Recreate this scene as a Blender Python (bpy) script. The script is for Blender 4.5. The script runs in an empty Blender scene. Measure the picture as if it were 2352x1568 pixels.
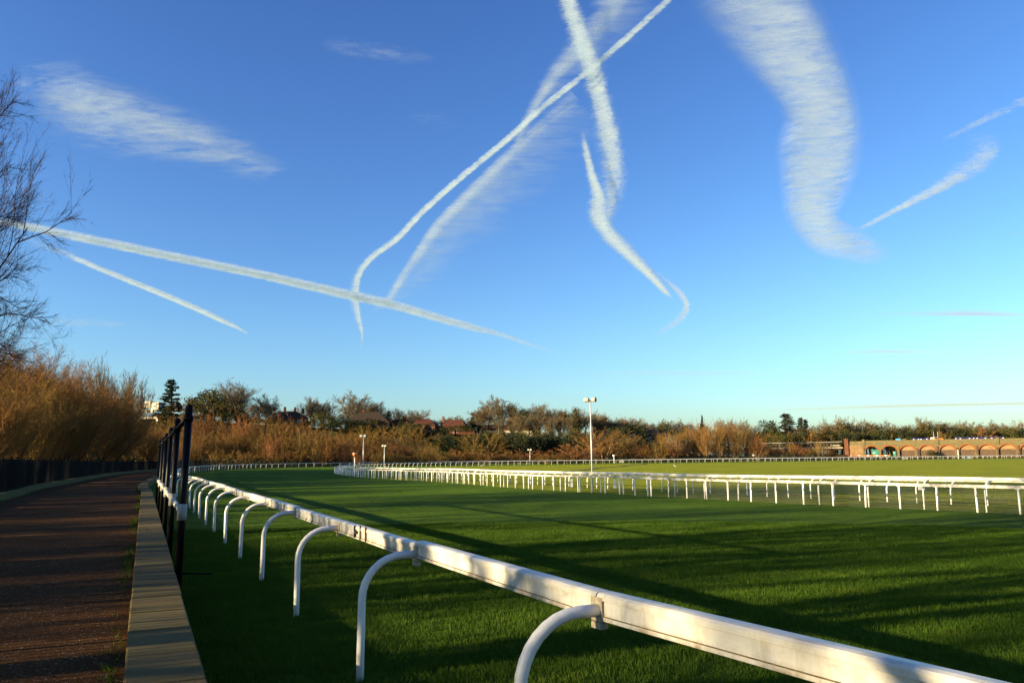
import bpy, bmesh, math, random
import numpy as np
from mathutils import Vector, Matrix, Quaternion

random.seed(7)
sc = bpy.context.scene
COL = sc.collection
R = math.radians

# ------------------------------------------------------------------ camera
# picture measures are given on a 2352 x 1568 grid of the photograph
FPX, CX, CY = 28 / 36 * 2352, 1176, 784
PITCH, ROLL = math.atan((1052 - 784) / FPX), R(0.6)
FWD = Vector((0, math.cos(PITCH), math.sin(PITCH)))
U0, R0 = Vector((0, -math.sin(PITCH), math.cos(PITCH))), Vector((1, 0, 0))
RT = R0 * math.cos(ROLL) - U0 * math.sin(ROLL)
UP = U0 * math.cos(ROLL) + R0 * math.sin(ROLL)
EYE = Vector((0, 0, 1.9))
cd = bpy.data.cameras.new('camera'); cam = bpy.data.objects.new('camera', cd); COL.objects.link(cam)
cam.matrix_world = Matrix(((RT.x, UP.x, -FWD.x, 0), (RT.y, UP.y, -FWD.y, 0), (RT.z, UP.z, -FWD.z, 1.9), (0, 0, 0, 1)))
cd.lens, cd.sensor_width, cd.clip_start, cd.clip_end = 28, 36, 0.05, 200000
sc.camera = cam

# ------------------------------------------------------------------ light
EXPO = 1.8
SUN_EL, SUN_AZ = R(13), R(247)
sc.view_settings.view_transform = 'Standard'
sc.view_settings.look = 'None'
sc.view_settings.exposure = EXPO
sc.view_settings.gamma = 1
sc.view_settings.use_curve_mapping = False
world = bpy.data.worlds.new('World'); sc.world = world; world.use_nodes = True
wn, wl = world.node_tree.nodes, world.node_tree.links
sky = wn.new('ShaderNodeTexSky'); sky.sky_type = 'NISHITA'; sky.sun_disc = False
sky.sun_elevation, sky.sun_rotation = SUN_EL, SUN_AZ
clampn = wn.new('ShaderNodeVectorMath'); clampn.operation = 'MINIMUM'; clampn.inputs[1].default_value = (12, 12, 12)
sep = wn.new('ShaderNodeSeparateXYZ'); gam = wn.new('ShaderNodeCombineXYZ')
wl.new(clampn.outputs[0], sep.inputs[0])
for k_, e_ in enumerate((1.42, 1.38, 1.15)):
    pw = wn.new('ShaderNodeMath'); pw.operation = 'POWER'; pw.inputs[1].default_value = e_; wl.new(sep.outputs[k_], pw.inputs[0]); wl.new(pw.outputs[0], gam.inputs[k_])
tint = wn.new('ShaderNodeVectorMath'); tint.operation = 'MULTIPLY'; tint.inputs[1].default_value = [c * 2 ** (0.9 - EXPO) for c in (0.74, 1.10, 2.12)]
wl.new(sky.outputs[0], clampn.inputs[0]); wl.new(gam.outputs[0], tint.inputs[0])
wl.new(tint.outputs[0], wn['Background'].inputs[0]); wn['Background'].inputs[1].default_value = 0.055
TO_SUN = Vector((math.sin(SUN_AZ) * math.cos(SUN_EL), math.cos(SUN_AZ) * math.cos(SUN_EL), math.sin(SUN_EL)))
sd = bpy.data.lights.new('sun', 'SUN'); sun = bpy.data.objects.new('sun', sd); COL.objects.link(sun)
sd.energy, sd.angle, sd.color = 5.0, R(0.53), (1, 0.80, 0.48)
sun.rotation_mode = 'QUATERNION'; sun.rotation_quaternion = (-TO_SUN).to_track_quat('-Z', 'Y'); sun.location = TO_SUN * 60

# ------------------------------------------------------------------ helpers
def ray(px, py): return FWD + RT * ((px - CX) / FPX) - UP * ((py - CY) / FPX)
def on_z(px, py, z):
    r = ray(px, py); return EYE + r * ((z - EYE.z) / r.z)
def on_y(px, py, y):
    r = ray(px, py); return EYE + r * (y / r.y)

def tag(o, label=None, cat=None, group=None, kind=None):
    if label: o['label'] = label
    if cat: o['category'] = cat
    if group: o['group'] = group
    if kind: o['kind'] = kind
    return o

def empty(name, loc, label, cat, group=None, rz=0):
    o = bpy.data.objects.new(name, None); COL.objects.link(o)
    o.location = loc; o.rotation_euler = (0, 0, rz); o.empty_display_size = 0.3
    return tag(o, label, cat, group)

def link(name, me, parent=None, loc=(0, 0, 0), rot=(0, 0, 0), scale=(1, 1, 1)):
    o = bpy.data.objects.new(name, me); COL.objects.link(o)
    o.location = loc; o.rotation_euler = rot; o.scale = scale
    if parent: o.parent = parent
    return o

class MB:
    def __init__(s): s.v, s.f = [], []
    def add(s, v, f):
        b = len(s.v); s.v += [tuple(p) for p in v]; s.f += [tuple(b + i for i in q) for q in f]
    def box(s, c, d, rz=0):
        x, y, z = d[0] / 2, d[1] / 2, d[2] / 2; ca, sa = math.cos(rz), math.sin(rz)
        v = [(c[0] + a * x * ca - b * y * sa, c[1] + a * x * sa + b * y * ca, c[2] + e * z) for a in (-1, 1) for b in (-1, 1) for e in (-1, 1)]
        s.add(v, [(0, 1, 3, 2), (4, 6, 7, 5), (0, 4, 5, 1), (2, 3, 7, 6), (0, 2, 6, 4), (1, 5, 7, 3)])
    def bar(s, a, b, w, h=None):
        a, b = Vector(a), Vector(b); h = h or w; d = (b - a).normalized()
        x = d.cross(Vector((0, 0, 1))) if abs(d.z) < .95 else Vector((1, 0, 0))
        x.normalize(); y = x.cross(d)
        v = [p + x * (i * w / 2) + y * (j * h / 2) for p in (a, b) for i, j in ((-1, -1), (1, -1), (1, 1), (-1, 1))]
        s.add(v, [(0, 3, 2, 1), (4, 5, 6, 7), (0, 1, 5, 4), (1, 2, 6, 5), (2, 3, 7, 6), (3, 0, 4, 7)])
    def tube(s, pts, rad, n=8, cap=True):
        pts = [Vector(p) for p in pts]; rad = rad if hasattr(rad, '__len__') else [rad] * len(pts)
        V, F = [], []; x = None
        for i, p in enumerate(pts):
            d = (pts[min(i + 1, len(pts) - 1)] - pts[max(i - 1, 0)]).normalized()
            if x is None:
                x = d.cross(Vector((0, 0, 1))) if abs(d.z) < .9 else d.cross(Vector((0, 1, 0)))
            x = (x - d * x.dot(d)).normalized(); y = d.cross(x)
            V += [p + (x * math.cos(2 * math.pi * k / n) + y * math.sin(2 * math.pi * k / n)) * rad[i] for k in range(n)]
            if i: F += [((i - 1) * n + k, (i - 1) * n + (k + 1) % n, i * n + (k + 1) % n, i * n + k) for k in range(n)]
        if cap: F += [tuple(range(n - 1, -1, -1)), tuple(range((len(pts) - 1) * n, len(pts) * n))]
        s.add(V, F)
    def mesh(s, name, mat, smooth=False):
        me = bpy.data.meshes.new(name); me.from_pydata([tuple(p) for p in s.v], [], s.f)
        if mat: me.materials.append(mat)
        if smooth: me.shade_smooth()
        me.update(); return me
    def obj(s, name, mat, parent=None, smooth=False, **k): return link(name, s.mesh(name, mat, smooth), parent, **k)

# ------------------------------------------------------------------ materials
class NT:
    def __init__(s, name, rough=.8, spec=.3):
        s.m = bpy.data.materials.new(name); s.m.use_nodes = True
        s.n, s.l = s.m.node_tree.nodes, s.m.node_tree.links
        s.b = s.n['Principled BSDF']; s.b.inputs['Roughness'].default_value = rough
        s.b.inputs['Specular IOR Level'].default_value = spec
        s.geo = None
    def pos(s):
        if not s.geo: s.geo = s.n.new('ShaderNodeNewGeometry')
        return s.geo.outputs['Position']
    def objco(s):
        return s.n.new('ShaderNodeTexCoord').outputs['Object']
    def noise(s, scale, detail=3, rough=.55, vec=None, stretch=None, dist=0):
        t = s.n.new('ShaderNodeTexNoise'); t.inputs['Scale'].default_value = scale
        t.inputs['Detail'].default_value = detail; t.inputs['Roughness'].default_value = rough
        v = vec or s.pos()
        if stretch:
            mp = s.n.new('ShaderNodeMapping'); mp.inputs['Scale'].default_value = stretch; s.l.new(v, mp.inputs[0]); v = mp.outputs[0]
        t.inputs['Distortion'].default_value = dist; s.l.new(v, t.inputs['Vector']); return t.outputs['Fac']
    def ramp(s, fac, stops):
        r = s.n.new('ShaderNodeValToRGB'); e = r.color_ramp.elements
        while len(e) < len(stops): e.new(0.5)
        for q, (p, c) in zip(e, stops): q.position = p; q.color = (*c, 1) if len(c) == 3 else c
        s.l.new(fac, r.inputs[0]); return r.outputs[0]
    def mix(s, fac, a, b, mode='MIX'):
        m = s.n.new('ShaderNodeMix'); m.data_type = 'RGBA'; m.blend_type = mode
        for i, v in ((0, fac), (6, a), (7, b)):
            if isinstance(v, (int, float)): m.inputs[i].default_value = v
            elif isinstance(v, tuple): m.inputs[i].default_value = (*v, 1)
            else: s.l.new(v, m.inputs[i])
        return m.outputs[2]
    def math(s, op, a, b=None, c=None, clamp=False):
        m = s.n.new('ShaderNodeMath'); m.operation = op; m.use_clamp = clamp
        for i, v in enumerate((a, b, c)):
            if v is None: continue
            if isinstance(v, (int, float)): m.inputs[i].default_value = v
            else: s.l.new(v, m.inputs[i])
        return m.outputs[0]
    def rnd(s): return s.n.new('ShaderNodeObjectInfo').outputs['Random']
    def col(s, c):
        if isinstance(c, tuple): s.b.inputs['Base Color'].default_value = (*c, 1)
        else: s.l.new(c, s.b.inputs['Base Color'])
        return s
    def bump(s, h, strength=.4, dist=.02):
        b = s.n.new('ShaderNodeBump'); b.inputs['Strength'].default_value = strength; b.inputs['Distance'].default_value = dist
        s.l.new(h, b.inputs['Height']); s.l.new(b.outputs[0], s.b.inputs['Normal']); return s

def plain(name, c, rough=.6, spec=.3, var=.12, scale=3, metal=0):
    t = NT(name, rough, spec); n = t.noise(scale, 4)
    t.col(t.ramp(n, [(.3, tuple(x * (1 - var) for x in c)), (.7, tuple(min(1, x * (1 + var)) for x in c))]))
    t.b.inputs['Metallic'].default_value = metal
    return t.m

# white painted running rail with grime and rust specks
t = NT('white_rail_paint', .38, .45)
base = t.ramp(t.noise(1.3, 4), [(.35, (.50, .48, .42)), (.62, (.60, .58, .51))])
grime = t.ramp(t.noise(9, 6, .7, stretch=(1, 1, .35)), [(.46, (0, 0, 0)), (.72, (1, 1, 1))])
c1 = t.mix(t.math('MULTIPLY', grime, .7), base, (.36, .30, .18))
spk = t.ramp(t.noise(38, 5, .7), [(.60, (0, 0, 0)), (.68, (1, 1, 1))])
spm = t.math('MULTIPLY', spk, t.ramp(t.noise(2.1, 2), [(.52, (0, 0, 0)), (.66, (1, 1, 1))]))
c2 = t.mix(t.math('MULTIPLY', spm, .9), c1, (.10, .055, .02))
sx = t.n.new('ShaderNodeSeparateXYZ'); t.l.new(t.pos(), sx.inputs[0])
low = t.ramp(t.math('SUBTRACT', sx.outputs[2], .5), [(.520, (1, 1, 1)), (.560, (0, 0, 0))])
drip = t.ramp(t.noise(5, 6, .75, stretch=(1, 1, .5)), [(.42, (0, 0, 0)), (.66, (1, 1, 1))])
c3 = t.mix(t.math('MULTIPLY', t.math('MULTIPLY', low, drip), .85), c2, (.13, .085, .03))
scf = t.ramp(t.noise(2.6, 8, .8, stretch=(1, 1, 4)), [(.56, (0, 0, 0)), (.70, (1, 1, 1))])
t.col(t.mix(t.math('MULTIPLY', scf, .55), c3, (.24, .20, .12)))
M_WHITE = t.m
M_POST = plain('white_post_plastic', (.68, .66, .60), .42, .4, .08, 5)
M_TAPE = plain('shaded_white_wrap', (.30, .285, .24), .6, .2, .3, 14)  # white wrap darkened to carry the shade it stands in
M_SEAM = plain('dirty_seam', (.17, .125, .06), .8, .2, .4, 30)
M_BLACK = plain('black_gloss_paint', (.003, .003, .003), .4, .09, .3, 20)
M_IRON = plain('black_iron', (.006, .006, .006), .8, .08, .3, 20)
M_DARK = plain('dark_rubber', (.02, .02, .02), .8, .2)
M_HORN = plain('cream_horn_paint', (.40, .36, .27), .5, .3, .2, 9)
M_MOUTH = plain('horn_mouth_shade', (.03, .02, .017), .8, .2, .3, 6)  # dark colour painted for the shaded hollow inside the horns
M_GALV = plain('galvanised_steel', (.52, .53, .52), .45, .5, .12, 6, .3)
M_NET = plain('dark_net', (.05, .055, .05), .8, .2)

# concrete coping
t = NT('coping_concrete', .9, .15)
n1 = t.noise(2.2, 6, .65); n2 = t.noise(60, 3, .6)
c = t.ramp(n1, [(.3, (.070, .049, .018)), (.55, (.112, .080, .029)), (.75, (.084, .066, .022))])
c = t.mix(.35, c, t.ramp(n2, [(.35, (.05, .036, .011)), (.65, (.17, .125, .042))]))
c = t.mix(t.ramp(t.noise(.9, 4, .6), [(.52, (0, 0, 0)), (.7, (.6, .6, .6))]), c, (.070, .072, .018))
rv = t.rnd(); c = t.mix(.35, c, t.ramp(rv, [(0, (.075, .056, .016)), (1, (.17, .13, .042))]))
lich = t.ramp(t.noise(7, 7, .75), [(.58, (0, 0, 0)), (.68, (1, 1, 1))]); c = t.mix(t.math('MULTIPLY', lich, .6), c, (.045, .035, .015))
t.col(c).bump(n2, .5, .008); M_COPING = t.m
# kerb with moss
t = NT('mossy_kerb', .95, .1)
t.col(t.ramp(t.noise(2.5, 6, .7), [(.35, (.075, .066, .034)), (.5, (.10, .095, .04)), (.62, (.05, .065, .012))])).bump(t.noise(40, 4), .5, .01); M_KERB = t.m
# path: red-brown rolled chippings
t = NT('chippings', .95, .04)
vor = t.n.new('ShaderNodeTexVoronoi'); vor.inputs['Scale'].default_value = 75; t.l.new(t.pos(), vor.inputs['Vector'])
chip = t.ramp(vor.outputs['Color'], [(.1, (.034, .015, .004)), (.55, (.070, .032, .009)), (.86, (.12, .062, .022)), (.94, (.38, .29, .19))])
big = t.ramp(t.noise(.6, 5, .6), [(.35, (.65, .62, .62)), (.65, (1.15, 1.1, 1.05))])
t.col(t.mix(1, chip, big, 'MULTIPLY'))
t.bump(t.math('ADD', vor.outputs['Distance'], t.noise(22, 3)), .8, .012); M_PATH = t.m
# turf sheets
def turf(name, dark, mid, light, bstr):
    t = NT(name, .95, .05)
    a = t.ramp(t.noise(.14, 5, .6), [(.35, dark), (.5, mid), (.66, light)])
    f = t.ramp(t.noise(5, 6, .75), [(.3, (.62, .62, .55)), (.7, (1.3, 1.3, 1.3))])
    s = t.ramp(t.noise(.5, 3, .6, stretch=(.25, 1, 1)), [(.4, (.9, .92, .85)), (.6, (1.08, 1.06, 1.1))])
    t.col(t.mix(1, t.mix(1, a, f, 'MULTIPLY'), s, 'MULTIPLY'))
    t.bump(t.math('ADD', t.noise(14, 6, .8), t.math('MULTIPLY', t.noise(2.2, 4, .7), 2.5)), bstr, .12)
    return t.m
M_FIELD = turf('infield_turf', (.165, .195, .010), (.205, .225, .012), (.240, .250, .016), 1.0)
M_TRACK = turf('track_turf', (.048, .096, .004), (.064, .122, .005), (.086, .148, .008), 1.0)
M_SOIL = turf('woodland_floor', (.03, .022, .012), (.045, .03, .016), (.04, .05, .014), .8)
t = NT('grass_blade', .7, .15)
t.col(t.ramp(t.noise(1.1, 4, .7), [(.3, (.031, .066, .003)), (.55, (.049, .097, .005)), (.75, (.088, .126, .011))]))
tr = t.n.new('ShaderNodeBsdfTranslucent'); tr.inputs[0].default_value = (.06, .11, .004, 1)
ms = t.n.new('ShaderNodeMixShader'); ms.inputs[0].default_value = .35
t.l.new(t.b.outputs[0], ms.inputs[1]); t.l.new(tr.outputs[0], ms.inputs[2]); t.l.new(ms.outputs[0], t.n['Material Output'].inputs[0])
M_BLADE = t.m
M_STRIP = plain('painted_shadow', (.030, .030, .022), .95, .1, .3, 1)  # flat dark colour for the shadow strip painted on the infield

def bark(name, a, b):
    t = NT(name, .95, .1); t.col(t.ramp(t.noise(3, 5, .7, vec=t.objco(), stretch=(3, 3, .7)), [(.35, a), (.65, b)])); return t.m
def twig(name, a, b, hi, trans=0):
    t = NT(name, .9, .08)
    c = t.ramp(t.noise(.35, 3, .6), [(.35, a), (.65, b)])
    t.col(t.mix(t.math('MULTIPLY', t.rnd(), .7), c, hi))
    if trans:
        tr = t.n.new('ShaderNodeBsdfTranslucent'); t.l.new(t.b.inputs['Base Color'].links[0].from_socket, tr.inputs[0])
        ms = t.n.new('ShaderNodeMixShader'); ms.inputs[0].default_value = trans
        t.l.new(t.b.outputs[0], ms.inputs[1]); t.l.new(tr.outputs[0], ms.inputs[2]); t.l.new(ms.outputs[0], t.n['Material Output'].inputs[0])
    return t.m
M_BARK = bark('bark', (.05, .04, .028), (.10, .085, .06))
M_BARKD = bark('dark_bark', (.022, .017, .013), (.05, .04, .03))
M_TAN = bark('tan_bark', (.15, .105, .05), (.24, .175, .085))
M_OWIL = twig('olive_willow_twigs', (.125, .080, .020), (.17, .110, .026), (.22, .11, .028))
M_WILLOW = twig('willow_twigs', (.165, .076, .022), (.235, .110, .032), (.17, .125, .036))
M_WILLOWN = twig('brown_willow_twigs', (.165, .066, .020), (.24, .098, .030), (.18, .115, .032))
M_RED = twig('red_osier_twigs', (.17, .068, .026), (.215, .088, .034), (.20, .10, .036))
M_YELLOW = twig('yellowing_willow_leaves', (.16, .105, .018), (.22, .14, .02), (.13, .13, .02), .3)
M_GREY = twig('grey_twigs', (.10, .080, .045), (.15, .120, .065), (.17, .11, .055))
M_DTWIG = twig('dark_twigs', (.045, .024, .014), (.08, .040, .022), (.10, .048, .022))
M_IVY = twig('ivy_leaves', (.030, .036, .010), (.060, .058, .014), (.075, .060, .016))
M_EVER = twig('evergreen_leaves', (.012, .020, .010), (.030, .036, .014), (.035, .034, .014))
M_OLIVE = twig('olive_leaves', (.075, .062, .016), (.115, .088, .022), (.12, .075, .02))

# ------------------------------------------------------------------ curves of the course
def spline(pts, step):
    P = [Vector((p[0], p[1], 0)) for p in pts]; P = [P[0] * 2 - P[1]] + P + [P[-1] * 2 - P[-2]]; out = []
    for i in range(1, len(P) - 2):
        a, b, c, d = P[i - 1:i + 3]; n = max(2, int((c - b).length / .5))
        for k in range(n):
            u = k / n
            out.append(.5 * ((2 * b) + (c - a) * u + (2 * a - 5 * b + 4 * c - d) * u * u + (3 * b - a - 3 * c + d) * u ** 3))
    out.append(P[-2]); return resample(out, step)
def resample(out, step):
    res = [out[0]]; acc = 0; nxt = step
    for a, b in zip(out, out[1:]):
        l = (b - a).length
        while l > 0 and acc + l >= nxt:
            res.append(a.lerp(b, (nxt - acc) / l)); nxt += step
        acc += l
    return res
def tang(c, i): return (c[min(i + 1, len(c) - 1)] - c[max(i - 1, 0)]).normalized()
def offset(c, d):                                   # + is to the right
    return [p + Vector((tang(c, i).y, -tang(c, i).x, 0)) * d for i, p in enumerate(c)]
T, N = Vector((-.417, .909, 0)), Vector((.909, .417, 0))
def ns(n, s): return N * n + T * s
OUT_CTRL = [ns(3.2, -12.0), ns(2.615, .7), ns(2.33, 3.9), ns(2.3, 7.1)] + [ns(2.3, s) for s in (20, 45, 65)] + [(-45, 110), (-57, 148), (-64, 185), (-63, 215), (-50, 240), (-20, 255), (40, 266), (120, 283), (193, 302), (330, 340)]
OUT = spline(OUT_CTRL, 3.2)                         # index 0 is s = -12.1, posts every 3.2 m
FINE = spline(OUT_CTRL, 1.0)
INN = spline([(30, 7), (20, 19.5), (15.4, 26.3), (11.3, 32), (8.5, 36.6), (4, 44.8), (.9, 50.7), (-6.6, 68.4), (-16.5, 88.2), (-26, 118), (-30, 146), (-28, 175), (-14, 205), (14, 226), (60, 240), (193, 279), (320, 315)], 3.0)
FINEXY = np.array([(p.x, p.y) for p in FINE])
def out_dist(x, y):                                 # signed distance outside (left of) the outer rail
    d = np.hypot(FINEXY[:, 0] - x, FINEXY[:, 1] - y); i = int(d.argmin()); t = tang(FINE, i)
    side = t.x * (y - FINE[i].y) - t.y * (x - FINE[i].x)
    return float(d[i]) * (1 if side > 0 else -1)
def ribbon(c, a, b, z, mb):
    A, B = offset(c, a), offset(c, b); v = []; f = []
    for i, (p, q) in enumerate(zip(A, B)):
        v += [(p.x, p.y, z), (q.x, q.y, z)]
        if i: f.append((2 * i - 2, 2 * i - 1, 2 * i + 1, 2 * i))
    mb.add(v, f)

# ------------------------------------------------------------------ ground
def sstep(a, b, x):
    u = max(0, min(1, (x - a) / (b - a))); return u * u * (3 - 2 * u)
HT = [(-3, 22), (-.6, 24), (-.45, 20), (-.29, 16.5), (-.1, 12.5), (0, 11.5), (.1, 9.5), (.17, 6), (.24, 2.5), (.32, .8), (.5, .3), (3, .3)]
def hill(x, y):
    a = x / max(y, 40)
    h = np.interp(a, [q[0] for q in HT], [q[1] for q in HT])
    return float(h) * sstep(22, 80, out_dist(x, y)) * sstep(258, 335, y) if y > 150 else 0.0
mb = MB(); L = 60000
mb.add([(-L, -L, -.02), (L, -L, -.02), (L, L, -.02), (-L, L, -.02)], [(0, 1, 2, 3)])
g = mb.obj('ground', M_FIELD); tag(g, 'flat olive green infield turf stretching to the trees', kind='structure')
mb = MB(); ribbon(FINE, -2.0, 24, 0.0, mb)          # turf of the course between the rails
inner_fine = resample(INN, 1.0)
k = MB(); oc = [p for p in FINE]
v, f = [], []
def nearest_inner(p):
    return min(inner_fine, key=lambda q: (q - p).length_squared)
for i in range(0, len(oc), 2):
    p = offset(oc[max(0, i - 1):i + 2], -2.0)[min(1, i)]; q = nearest_inner(oc[i])
    v += [(p.x, p.y, .004), (q.x, q.y, .004)]
    j = i // 2
    if j: f.append((2 * j - 2, 2 * j - 1, 2 * j + 1, 2 * j))
k.add(v, f); tr_o = k.obj('race_track', M_TRACK); tag(tr_o, 'mown green turf of the race track between the white rails', kind='structure')
# hill and woodland floor behind the course
nx, ny = 90, 60; v, f = [], []
for j in range(ny):
    for i in range(nx):
        a = -1.4 + 2.6 * i / (nx - 1); y = 60 + 640 * (j / (ny - 1)) ** 1.3; x = a * y
        d = out_dist(x, y); h = hill(x, y)
        v.append((x, y, h + (.05 if d > 9.0 else -.6)))
for j in range(ny - 1):
    for i in range(nx - 1): f.append((j * nx + i, j * nx + i + 1, (j + 1) * nx + i + 1, (j + 1) * nx + i))
mb = MB(); mb.add(v, f); o = mb.obj('hillside', M_SOIL, smooth=True); tag(o, 'wooded rise of bare earth behind the far rail', kind='structure')
# near woodland floor, left of the railing
mb = MB(); ribbon(FINE[:190], -60, -8.3, .32, mb); o = mb.obj('woodland_ground', M_SOIL); tag(o, 'dark leaf covered earth left of the black railing', kind='structure')

# path, coping, kerb
mb = MB(); ribbon(FINE[:330], -7.82, -2.35, .30, mb); o = mb.obj('path', M_PATH); tag(o, 'red brown gravel path curving beside the course', kind='structure')
wall = empty('retaining_wall', ns(.2, 0), 'low concrete wall topped with coping stones along the right edge of the path', 'wall')
def rel(o, par): o.location = Vector(o.location) - Vector(par.location); return o
mb = MB(); ribbon(FINE[:330], -2.33, -1.90, .36, mb)
A, B = offset(FINE[:330], -2.33), offset(FINE[:330], -1.90)
for P, s in ((A, 1), (B, -1)):
    for p, q in zip(P, P[1:]): mb.add([(p.x, p.y, -.05), (q.x, q.y, -.05), (q.x, q.y, .36), (p.x, p.y, .36)], [(0, 1, 2, 3)])
rel(mb.obj('wall_core', M_KERB, wall), wall)
COP = resample(FINE, .95)
def coping(i, far=False):
    p, q = COP[i], COP[i + 1]; d = q - p; rz = math.atan2(d.y, d.x); c = (p + q) / 2
    n = Vector((d.y, -d.x, 0)).normalized(); return c + n * -2.095, rz, d.length
cm = bmesh.new(); bmesh.ops.create_cube(cm, size=1, matrix=Matrix.Diagonal((.918, .51, .09, 1)))
bmesh.ops.bevel(cm, geom=list(cm.edges), offset=.014, segments=2, affect='EDGES', profile=.5)
cop_me = bpy.data.meshes.new('coping_stone'); cm.to_mesh(cop_me); cm.free(); cop_me.materials.append(M_COPING)
for i in range(0, 110):
    c, rz, l = coping(i)
    o = link('coping_stone', cop_me, wall, (c.x + random.uniform(-.004, .004), c.y, .406 + random.uniform(-.004, .004)), (random.uniform(-.006, .006), random.uniform(-.003, .003), rz)); rel(o, wall)
mb = MB()
for i in range(110, 330):
    c, rz, l = coping(i); mb.box((c.x, c.y, .406), (l - .012, .51, .09), rz)
tag(rel(mb.obj('coping_run', M_COPING, wall), wall), kind='stuff')
kerb = empty('stone_kerb', ns(-5.6, 30), 'rough mossy stone kerb under the black railing on the left side of the path', 'kerb')
KE = resample(offset(FINE, -8.0), 1.0); km = bmesh.new(); bmesh.ops.create_cube(km, size=1, matrix=Matrix.Diagonal((.97, .36, .42, 1)))
bmesh.ops.bevel(km, geom=list(km.edges), offset=.025, segments=2, affect='EDGES')
kerb_me = bpy.data.meshes.new('kerb_stone'); km.to_mesh(kerb_me); km.free(); kerb_me.materials.append(M_KERB)
mb = MB()
for i in range(0, 300):
    p, q = KE[i], KE[i + 1]; d = q - p; c = (p + q) / 2; rz = math.atan2(d.y, d.x)
    if 40 <= i < 110:
        rel(link('kerb_stone', kerb_me, kerb, (c.x, c.y, .40 + random.uniform(-.012, .012)), (random.uniform(-.02, .02), 0, rz + random.uniform(-.01, .01))), kerb)
    else: mb.box((c.x, c.y, .40), (d.length - .02, .36, .42), rz)
tag(rel(mb.obj('kerb_run', M_KERB, kerb), kerb), kind='stuff')

# ------------------------------------------------------------------ outer running rail
orail = empty('running_rail', ns(1.8, 0), 'white running rail on curved hoop posts sweeping round beside the path', 'rail')
PROF = [(0, -.070), (-.006, -.066), (-.006, -.046), (.004, -.042), (.004, .036), (-.008, .040), (-.008, .066), (.004, .078), (.030, .083), (.085, .080), (.098, .070), (.098, -.060), (.085, -.070)]
def beam(p, q, zc, prof, mat, name='beam', gap=.006):
    d = (q - p); l = d.length; d = d / l; n = Vector((d.y, -d.x, 0)); mb = MB(); m = len(prof); v = []
    for a in (gap, l - gap):
        for (u, w) in prof:
            s = p + d * a + n * u; v.append((s.x, s.y, zc + w))
    mb.add(v, [(i, (i + 1) % m, m + (i + 1) % m, m + i) for i in range(m)] + [tuple(range(m - 1, -1, -1)), tuple(range(m, 2 * m))])
    me = mb.mesh(name, mat)
    if prof is PROF:
        me.materials.append(M_SEAM)
        for k_ in (2, 4): me.polygons[k_].material_index = 1
    return me
def hoop(h, over, r=.035, n=10, sgn=1):              # local x = towards the beam
    pts = [(0, 0, -.12), (0, 0, h * .35)]; rr = .36; top = h
    for k in range(9):
        a = math.pi / 2 * k / 8; pts.append((rr - rr * math.cos(a), 0, top - rr + rr * math.sin(a)))
    pts.append((over, 0, top)); return pts
mb = MB(); mb.tube(hoop(1.06, .5), .035, 12); hoop_me = mb.mesh('hoop_post', M_POST, True)
mb = MB(); mb.tube(hoop(1.06, .5), .035, 6); hoop_lo = mb.mesh('hoop_post', M_POST, True)
mb = MB(); mb.box((.5, 0, 1.062), (.018, .11, .13)); mb.box((.51, .0, .975), (.05, .09, .035)); clamp_me = mb.mesh('clamp', plain('grimy_clamp', (.36, .31, .21), .7, .3, .3, 25))
beams = OUT
def add_rail_beam(par, c, zc, prof, mat, i, name='beam'):
    o = link(name, beam(c[i], c[i + 1], zc, prof, mat), par); rel(o, par); return o
start = 2
nposts = min(len(OUT) - 1, 230)
for i in range(start, nposts):
    wz = .012 * math.sin(i * 1.7) + .008 * math.sin(i * .6)
    p = OUT[i] if i != 5 else OUT[i]
    add_rail_beam(orail, OUT, 1.07 + wz, PROF, M_WHITE, i)
    t_ = tang(OUT, i); n_ = Vector((t_.y, -t_.x, 0)); b = p - n_ * .5; rz = math.atan2(n_.y, n_.x)
    rel(link('hoop_post', hoop_me if i < 22 else hoop_lo, orail, (b.x, b.y, wz), (random.uniform(-.012, .012), random.uniform(-.02, .02), rz)), orail)
    if i < 26: rel(link('clamp', clamp_me, orail, (b.x, b.y, wz), (0, 0, rz)), orail)
# open joint in one beam, with its dark bracket
jp = ns(2.29, 9.45); mb = MB(); rz = math.atan2(T.y, T.x)
mb.box((jp.x, jp.y, 1.07), (.030, .03, .135), rz); jq = jp + T * -.05; mb.box((jq.x, jq.y, 1.068), (.09, .03, .03), rz); jr = jp + T * -.0
rel(mb.obj('joint', M_DARK, orail), orail)
for s in (8.95, 9.2):
    sp = ns(2.288, s); mb = MB(); mb.box((sp.x, sp.y, 1.075), (.010, .02, .165), rz); rel(mb.obj('seam', M_SEAM, orail), orail)

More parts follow.
